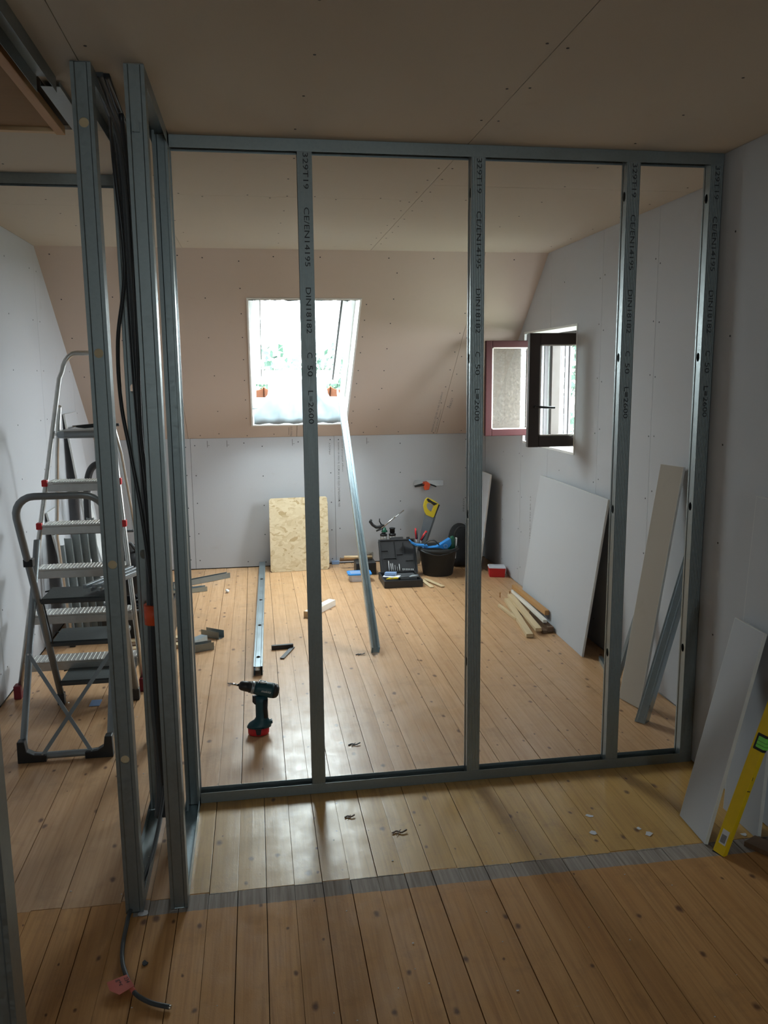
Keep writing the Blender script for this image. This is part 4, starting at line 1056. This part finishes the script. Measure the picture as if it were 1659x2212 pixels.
for i in range(7):
    a = lid0+X*(.178+i*.0135)+LW*.016+LN*.014
    o = MB().tube([a, a+LW*(.018-.001*i)], .0026, 6).build('screw_bit', 'bit'); tag(o, ('leftmost', 'second from the left', 'third from the left', 'middle', 'third from the right', 'second from the right', 'rightmost')[i]+' of the seven short screw bits in the case lid', 'screw bit', 'screw bits in the case lid')
o = thing('utility_knife', 'yellow utility knife lying on the front of the drill case tray', 'knife', (.99, 6.03, .058))
MB().tube([(.950, 6.030, .067), (.975, 6.033, .069), (1.03, 6.04, .069), (1.045, 6.042, .068)], [.004, .009, .009, .006], 8, sx=.7).build('body', 'yellow_p', o)
MB().obox((.985, 6.026, .0755), (.02, .002, 0), (0, .01, 0), (0, 0, .004)).build('slider', 'white', o)
o = MB().tube([(1.05, 6.06, .066), (1.12, 6.07, .068), (1.15, 6.08, .066)], [.004, .006, .004], 8).build('screwdriver', 'dark_grey'); tag(o, 'thin dark screwdriver lying in the drill case tray', 'screwdriver')
o = MB().tube([(1.13, 6.05, .068), (1.16, 6.06, .072), (1.205, 6.07, .072)], [.006, .013, .012], 10).build('grey_nozzle', 'lad_steel'); tag(o, 'grey round-ended tool at the right of the drill case tray', 'tool')
o = thing('bit_box', 'pale blue small box on white paper in the drill case tray', 'box', (1.0, 6.2, .05))
MB().obox((.955, 6.17, .060), (.085, -.02, 0), (.02, .045, 0), (0, 0, .022)).build('box', 'blue_pale', o, bevel=.003)
MB().obox((.937, 6.15, .054), (.12, -.05, 0), (.03, .07, .0), (0, 0, .003)).build('paper', 'paper', o)
o = MB().box((1.07, 6.12, .012), (1.21, 6.28, .05)).build('foam_insert', 'dark_grey', bevel=.01); tag(o, 'dark grey insert filling the back of the drill case tray', 'insert')

# foam gun behind the case
fg = thing('foam_gun', 'black foam gun with long chrome barrel standing behind the drill case', 'foam gun', (1.05, 6.70, 0))
y = 6.72
MB().tube([(1.02, y, .335), (1.09, y, .390), (1.213, y, .483)], [.009, .006, .0045], 10).build('barrel', 'chrome', fg)
MB().tube([(1.130, y, .424), (1.137, y, .429)], .009, 10).build('barrel_ring', 'chrome', fg)
MB().tube([(.936, y, .412), (.925, y, .395), (.945, y, .365), (.975, y, .345), (1.0, y, .345), (1.04, y, .36)], [.010, .013, .012, .013, .013, .011], 12, sx=.9).build('grip', 'black', fg)
MB().tube([(1.005, y, .418), (1.004, y, .395), (1.02, y, .365)], [.004, .005, .005], 8).build('trigger', 'black', fg)
MB().tube([(.975, y, .312), (1.03, y, .335)], [.007, .010], 8).build('valve', 'dark_grey', fg)
MB().lathe((1.045, y, .34), (0, 0, -1), [(0, .012), (.02, .016), (.028, .026), (.036, .027), (.04, .02)], 16).build('collar', 'green_dark', fg)
for x, lab in ((1.040, 'spray can under the foam gun, left of the two'), (1.115, 'spray can with black cap behind the drill case, right of the two')):
    c = thing('foam_can', lab, 'spray can', (x, 6.74, 0), 'foam cans behind the drill case')
    yy_ = 6.735
    MB().lathe((x, yy_, 0), (0, 0, 1), [(0, .028), (.005, .031), (.25, .031), (.265, .028), (.28, .02)], 20).build('can', 'alu', c)
    MB().lathe((x, yy_, .265), (0, 0, 1), [(0, .029), (.01, .031), (.016, .031), (.018, .02), (.028, .018)], 20).build('collar', 'black', c)
    if x > 1.1: MB().lathe((x, yy_, .292), (0, 0, 1), [(0, .022), (.03, .022), (.032, .026), (.04, .026), (.042, .01)], 16).build('cap', 'black', c)

# long dark box with pipes
o = thing('black_tool_box', 'low black box behind the blue-lidded tub, tools lying on it', 'box', (.87, 6.50, 0))
MB().box((.77, 6.46, 0), (.935, 6.62, .10)).build('body', 'black', o, bevel=.004)
o = MB().tube([(.665, 6.74, .075), (.80, 6.72, .078), (.93, 6.69, .115)], .014, 10).build('round_stick', 'wood_brown'); tag(o, 'brown round stick resting on the low black box', 'stick')
o = MB().tube([(.69, 6.62, .118), (.80, 6.60, .119), (.92, 6.58, .119)], .015, 10).build('ribbed_tube', 'pine_x'); tag(o, 'worn ribbed tube lying in front of the brown stick', 'tube')
o = thing('glass_jar', 'clear jar standing beside the drill case lid', 'jar', (.91, 6.66, 0))
MB().lathe((.905, 6.66, 0), (0, 0, 1), [(0, .03), (.14, .034), (.145, .030), (.15, .030)], 16).build('jar', 'glass_dusty', o)
o = MB().box((.61, 6.885, .001), (.675, 6.92, .028)).build('cyan_wedge', 'blue_pale', bevel=.002); tag(o, 'small cyan plastic wedge at the foot of the back wall seam', 'wedge')
# blue-lidded tub
o = thing('plastic_tub', 'translucent tub with bright blue lid on the boards', 'tub', (.775, 6.3, 0))
m = MB(); rr = []
for z, s in ((0, .88), (.055, 1.0)):
    rr.append([V((.775+a*.088*s, 6.31+b*.062*s, z)) for a, b in ((-1, -.7), (-.8, -1), (.8, -1), (1, -.7), (1, .7), (.8, 1), (-.8, 1), (-1, .7))])
m.rings(rr, smooth=False); m.build('tub', 'white_pl', o)
m = MB(); m.rings([[V((.775+a*.095, 6.31+b*.069, z)) for a, b in ((-1, -.75), (-.85, -1), (.85, -1), (1, -.75), (1, .75), (.85, 1), (-.85, 1), (-1, .75))] for z in (.053, .063)], smooth=False); l_ = m.build('lid', 'blue', o)
MB().box((.775-.072, 6.31-.048, .063), (.775+.072, 6.31+.048, .0645)).build('lid_panel', 'blue_pale', l_)
# black jacket heap / bag by the stud
jb = thing('black_bag', 'black bag slumped against the back wall beside the bucket', 'bag', (1.70, 6.66, 0))
m = MB(); rr = []; rj = random.Random(4)
for z, rx, ry in ((0, .105, .12), (.05, .115, .13), (.15, .11, .12), (.24, .098, .10), (.30, .082, .08), (.345, .055, .05), (.362, .02, .02)):
    rr.append([V((1.685+rx*cos(2*pi*k/18)*(1+rj.uniform(-.05, .05)), 6.68+ry*sin(2*pi*k/18)*(1+rj.uniform(-.05, .05)), z)) for k in range(18)])
m.rings(rr); m.build('body', 'cloth_black', jb, subsurf=1)
MB().tube(catmull([(1.63, 6.60, .20), (1.625, 6.58, .30), (1.66, 6.58, .345), (1.72, 6.60, .34)], 5), .009, 8).build('strap', 'black', jb)
# leaning offcut in the back right corner
lean_board('plasterboard_offcut', 'plasterboard piece leaning in the back right corner behind the middle stud', (1.80, 6.88, .002), (0, -1, 0), (.09, .005, .80), .46, .80, .0125, 'gyp', 'gyp_core')
# red box
o = thing('red_box', 'small red plastic box with clear lid in the back right corner', 'box', (1.87, 6.25, 0))
MB().hexa([(1.815, 6.20, 0), (1.93, 6.165, 0), (1.955, 6.27, 0), (1.835, 6.305, 0), (1.81, 6.197, .075), (1.935, 6.158, .075), (1.962, 6.275, .075), (1.83, 6.31, .075)]).build('box', 'red', o, bevel=.004)
MB().hexa([(1.808, 6.195, .075), (1.937, 6.155, .075), (1.964, 6.278, .075), (1.828, 6.313, .075), (1.815, 6.20, .083), (1.932, 6.163, .083), (1.957, 6.272, .083), (1.834, 6.306, .083)]).build('lid', 'white_pl', o)
# slats by the bucket
for a, b, lab in (((1.262, 6.19, .006), (1.29, 5.95, .006), 'thin pale lath on the boards between case and bucket, left one'), ((1.285, 6.20, .012), (1.375, 5.95, .008), 'thin pale lath on the boards in front of the bucket, right one')):
    tag(MB().bar(a, b, .03, .008, Z).build('wood_lath', 'pine', bevel=.001), lab, 'lath', 'laths by the bucket')

# ------------------------------------------------------------------ right side
# big plasterboard leaning on the right wall
P = V((1.802, 4.275, .002)); U_ = V((.030, 1.32, 0)); W_ = V((.128, .005, .905))
U1, W1 = U_.normalized(), W_.normalized()
o = thing('plasterboard_sheet', 'large plain plasterboard sheet leaning on the right wall under the window', 'plasterboard', P)
Nn = W1.cross(U1).normalized()
if Nn.x > 0: Nn = -Nn
MB().obox(P, U_*.9, W_, -Nn*.0125).build('sheet', 'gyp', o)
MB().obox(P-U1*.0012, U1*.0012, W_, -Nn*.0125).obox(P+W_, U_*.9, W1*.001, -Nn*.0125).build('cut_edge', 'gyp_core', o)
# tall beige strip
lean_board('plasterboard_strip', 'tall beige board strip leaning on the right wall behind the frame', (1.760, 3.665, .002), (.035, -.145, 0), (.165, .0, 1.165), .150, 1.178, .0125, 'gyp_old', 'gyp_core')
prof_piece('metal_profile', 'bright metal profile leaning on the right wall beside the beige strip', V((1.697, 3.385, .003)), (.65, -.75, 0), V((.65, -.75, 0)).cross(V((.222, .02, .80)))*-1, V((.222, .02, .80)), .82, 'c', mat='steel_blue')
prof_piece('metal_profile', 'thin dark edge profile leaning on the right wall behind the third stud', V((1.80, 3.86, .002)), (.3, -.9, 0), (.9, .3, 0), (.155, -.02, .58), .60, 'u', a=.02, b=.028, mat='steel')
o = MB().obox((1.872, 4.20, .002), (-.045, -.20, 0), (.02, -.005, 0), (0, 0, .025)).build('metal_strip', 'steel_blue'); tag(o, 'short bright metal strip on the floor behind the third stud', 'metal strip')
# pile of battens
BP = 'battens piled at the foot of the leaning plasterboard'
for (a, b, wd, th_, mt, lab) in (
    ((1.640, 5.36, .011), (1.66, 5.02, .011), .022, .018, 'pine', 'short pale batten at the outer left of the pile'),
    ((1.735, 5.48, .014), (1.625, 4.66, .014), .042, .024, 'pine', 'pale batten at the left of the pile, ends towards the frame'),
    ((1.765, 5.50, .040), (1.695, 4.70, .036), .040, .022, 'pine', 'pale batten lying on top in the middle of the pile'),
    ((1.735, 5.46, .012), (1.745, 4.72, .012), .03, .020, 'wood_brown', 'dark brown batten at the bottom of the pile'),
    ((1.790, 5.52, .066), (1.765, 4.78, .062), .026, .020, 'wood_white', 'whitish batten on top of the pile'),
    ((1.790, 5.10, .022), (1.785, 4.73, .022), .04, .034, 'wood_brown', 'short brown batten at the right foot of the pile')):
    tag(MB().bar(a, b, wd, th_, Z).build('batten', mt, bevel=.0015), lab, 'batten', BP)
tag(MB().bar((1.790, 5.50, .103), (1.806, 4.86, .092), .030, .032, Z).build('batten', 'batten', bevel=.002), 'orange stained batten resting against the leaning plasterboard', 'batten', BP)
for (x, y, lab) in ((1.72, 5.60, 'left of the two screws sticking up beyond the batten pile'), (1.80, 5.62, 'right of the two screws sticking up beyond the batten pile')):
    tag(MB().tube([(x, y, 0), (x, y, .03), (x, y, .032), (x, y, .036)], [.003, .003, .007, .007], 8).build('screw', 'batten'), lab, 'screw')
# near right: plasterboard strips and spirit level
lean_board('plasterboard_strip', 'tall rear plasterboard strip leaning on the near right wall', (1.682, 2.60, .002), (.0, -.20, 0), (.052, 0, 1.17), .21, 1.17, .0125, 'gyp', 'gyp_core')
t = lean_board('plasterboard_strip', 'shorter plasterboard strip with torn top edge, in front at the near right wall', (1.495, 2.575, .002), (-.01, -.19, 0), (.195, .038, .727), .185, .752, .0125, 'gyp', 'gyp_core')
Wt = V((.195, .038, .727)).normalized(); tp = V((1.4935, 2.575, .002))+Wt*.750
MB().add([tp, tp+V((-.003, -.075, .006)), tp+V((-.004, -.045, -.06)), tp+V((-.002, .005, -.045))], [(0, 1, 2, 3)]).build('torn_paper', 'gyp_core', t, solid=.0008)
o = MB().bar((1.690, 2.36, .30), (1.733, 2.50, .95), .012, .012, (1, 0, 0)).build('white_edge_strip', 'white'); tag(o, 'narrow white edge strip behind the spirit level', 'edge strip')
def level():
    a = V((1.482, 2.354, .004)); W_ = V((.355, .045, 1.0)).normalized(); A = V((.36, -.93, 0)); A = (A-W_*A.dot(W_)).normalized()
    B = W_.cross(A).normalized()
    if B.x < 0: B = -B
    t = thing('spirit_level', 'yellow spirit level leaning at the near right wall', 'spirit level', a)
    Ln = .66; wa, wb_ = .042, .022
    MB().obox(a, W_*Ln, A*wa, B*wb_).build('body', 'yellow', t, bevel=.0015)
    MB().obox(a-W_*.004, W_*.005, A*wa, B*wb_).build('end_cap', 'black', t)
    return t, a, W_, A, B, wa, wb_
lt, la, lW, lA, lB, lwa, lwb = level()

# scraps on the floor
rf = random.Random(21)
def scrap(name, x, y, s, mat, lab, cat='scrap'):
    m = MB(); n = 7; m.prism([(x+s*cos(2*pi*k/n)*rf.uniform(.4, 1.1), y+s*sin(2*pi*k/n)*rf.uniform(.4, 1.1), .0012) for k in range(n)], (0, 0, .0007 if mat == 'paper' else .003))
    tag(m.build(name, mat), lab, cat)
scrap('plaster_blob', 1.131, 2.525, .018, 'paper', 'white plaster smear on the golden boards, nearer one')
scrap('plaster_blob', 1.161, 2.635, .016, 'paper', 'faint white plaster smear on the golden boards, farther one')
scrap('paper_scrap', 1.300, 2.525, .013, 'paper', 'narrow white paper scrap right of the plaster smears')
scrap('paper_scrap', 1.318, 2.488, .016, 'paper', 'square white paper scrap right of the plaster smears')
scrap('paper_scrap', 1.644, 2.428, .014, 'paper', 'white paper scrap by the foot of the spirit level')
scrap('dirt_lump', -.353, 2.114, .012, 'ink', 'dark crumb on the worn boards right of the curling cable')
scrap('plaster_crumbs', -.385, 2.335, .017, 'paper', 'white plaster crumbs at the foot of the left post')
for (x, y, lab) in ((.38, 3.367, 'dark plastic sliver on the glossy boards behind the frame'), (.556, 4.537, 'dark curled sliver beside the foot of the leaning stud'), (.454, 2.642, 'brown curled shavings on the golden boards'), (.292, 2.775, 'small dark curl near the floor track')):
    q = .55 if x < .3 else .8
    m = MB().tube(catmull([(x-.03*q, y, .003), (x-.01*q, y+.012*q, .004), (x+.01*q, y-.004*q, .005), (x+.035*q, y+.008*q, .008)], 5), .0022, 6, sx=1.8); m.tube(catmull([(x-.015*q, y-.02*q, .003), (x, y+.005*q, .005), (x+.01*q, y+.02*q, .004)], 4), .0015, 6)
    tag(m.build('shaving', 'wood_brown' if x < .5 and y < 3 else 'ink'), lab, 'shaving')
tag(MB().lathe((-.257, 6.107, .002), (.4, -.2, .9), [(0, .004), (.012, .016), (.022, .014), (.026, .004)], 10).build('plastic_plug', 'white'), 'small white round cap on the boards near the back left', 'cap')
m = MB()
for i in range(150):
    x, y, s = rf.uniform(-1.2, 1.7), rf.uniform(1.6, 5.5), rf.uniform(.0012, .003)
    if y > 3 and rf.random() < .5: continue
    m.box((x, y, .0008), (x+s*rf.uniform(.6, 2.5), y+s, .0008+s*.6))
o = m.build('plaster_specks', 'paper'); o['kind'] = 'stuff'; tag(o, 'tiny white plaster specks scattered over the boards', 'specks')
tag(MB().obox((1.60, 2.36, .002), (.12, -.20, 0), (.06, .03, 0), (0, 0, .018)).build('wood_offcut', 'wood_brown', bevel=.002), 'brown wood offcut on the floor at the near right wall', 'wood offcut')
tag(MB().box((-.86, 4.02, .002), (-.81, 4.10, .004)).build('paper_scrap', 'blue_pale'), 'blue paper scrap on the floor beyond the small ladder', 'scrap')

# vials and sticker of the level
def level_details():
    a, W_, A, B = la, lW, lA, lB
    c = a+W_*.405
    n = 16
    ns = -B if B.dot(V((0, 0, CH))-a) < 0 else B
    face = a+A*lwa    # the narrow face turned to the right of the picture
    m = MB(); m.obox(a+W_*.375-B*.001+A*.006, W_*.06, A*(lwa-.006+.002), B*(lwb+.002)); m.build('vial_housing', 'black', lt, bevel=.004)
    m = MB(); m.obox(a+W_*.385-B*.002+A*.014, W_*.04, A*(lwa-.014+.004), B*(lwb+.004)); m.build('vial', 'green', lt, bevel=.003)
    m = MB()
    for k in (.396, .408): m.obox(a+W_*k-B*.0026+A*.0138, W_*.001, A*(lwa-.0138+.0046), B*(lwb+.0052))
    m.build('vial_lines', 'ink', lt)
    s = MB().obox(a+W_*.035+A*.010-B*.0006, W_*.05, A*.026, B*.0005).build('sticker', 'paper', lt)
    m = MB()
    for k in range(9): m.obox(a+W_*(.040)+A*(.013+k*.0022)-B*.0009, W_*.028, A*(.0012 if k % 2 else .0007), B*.0003)
    m.build('barcode', 'ink', s)
    m = MB()
    m.obox(a+A*(lwa)+W_*.235, A*.0006, W_*.003, B*.016); m.obox(a+A*lwa+W_*.275+B*.004, A*.0006, W_*.012, B*.002)
    m.build('pen_marks', 'ink', lt)
level_details()
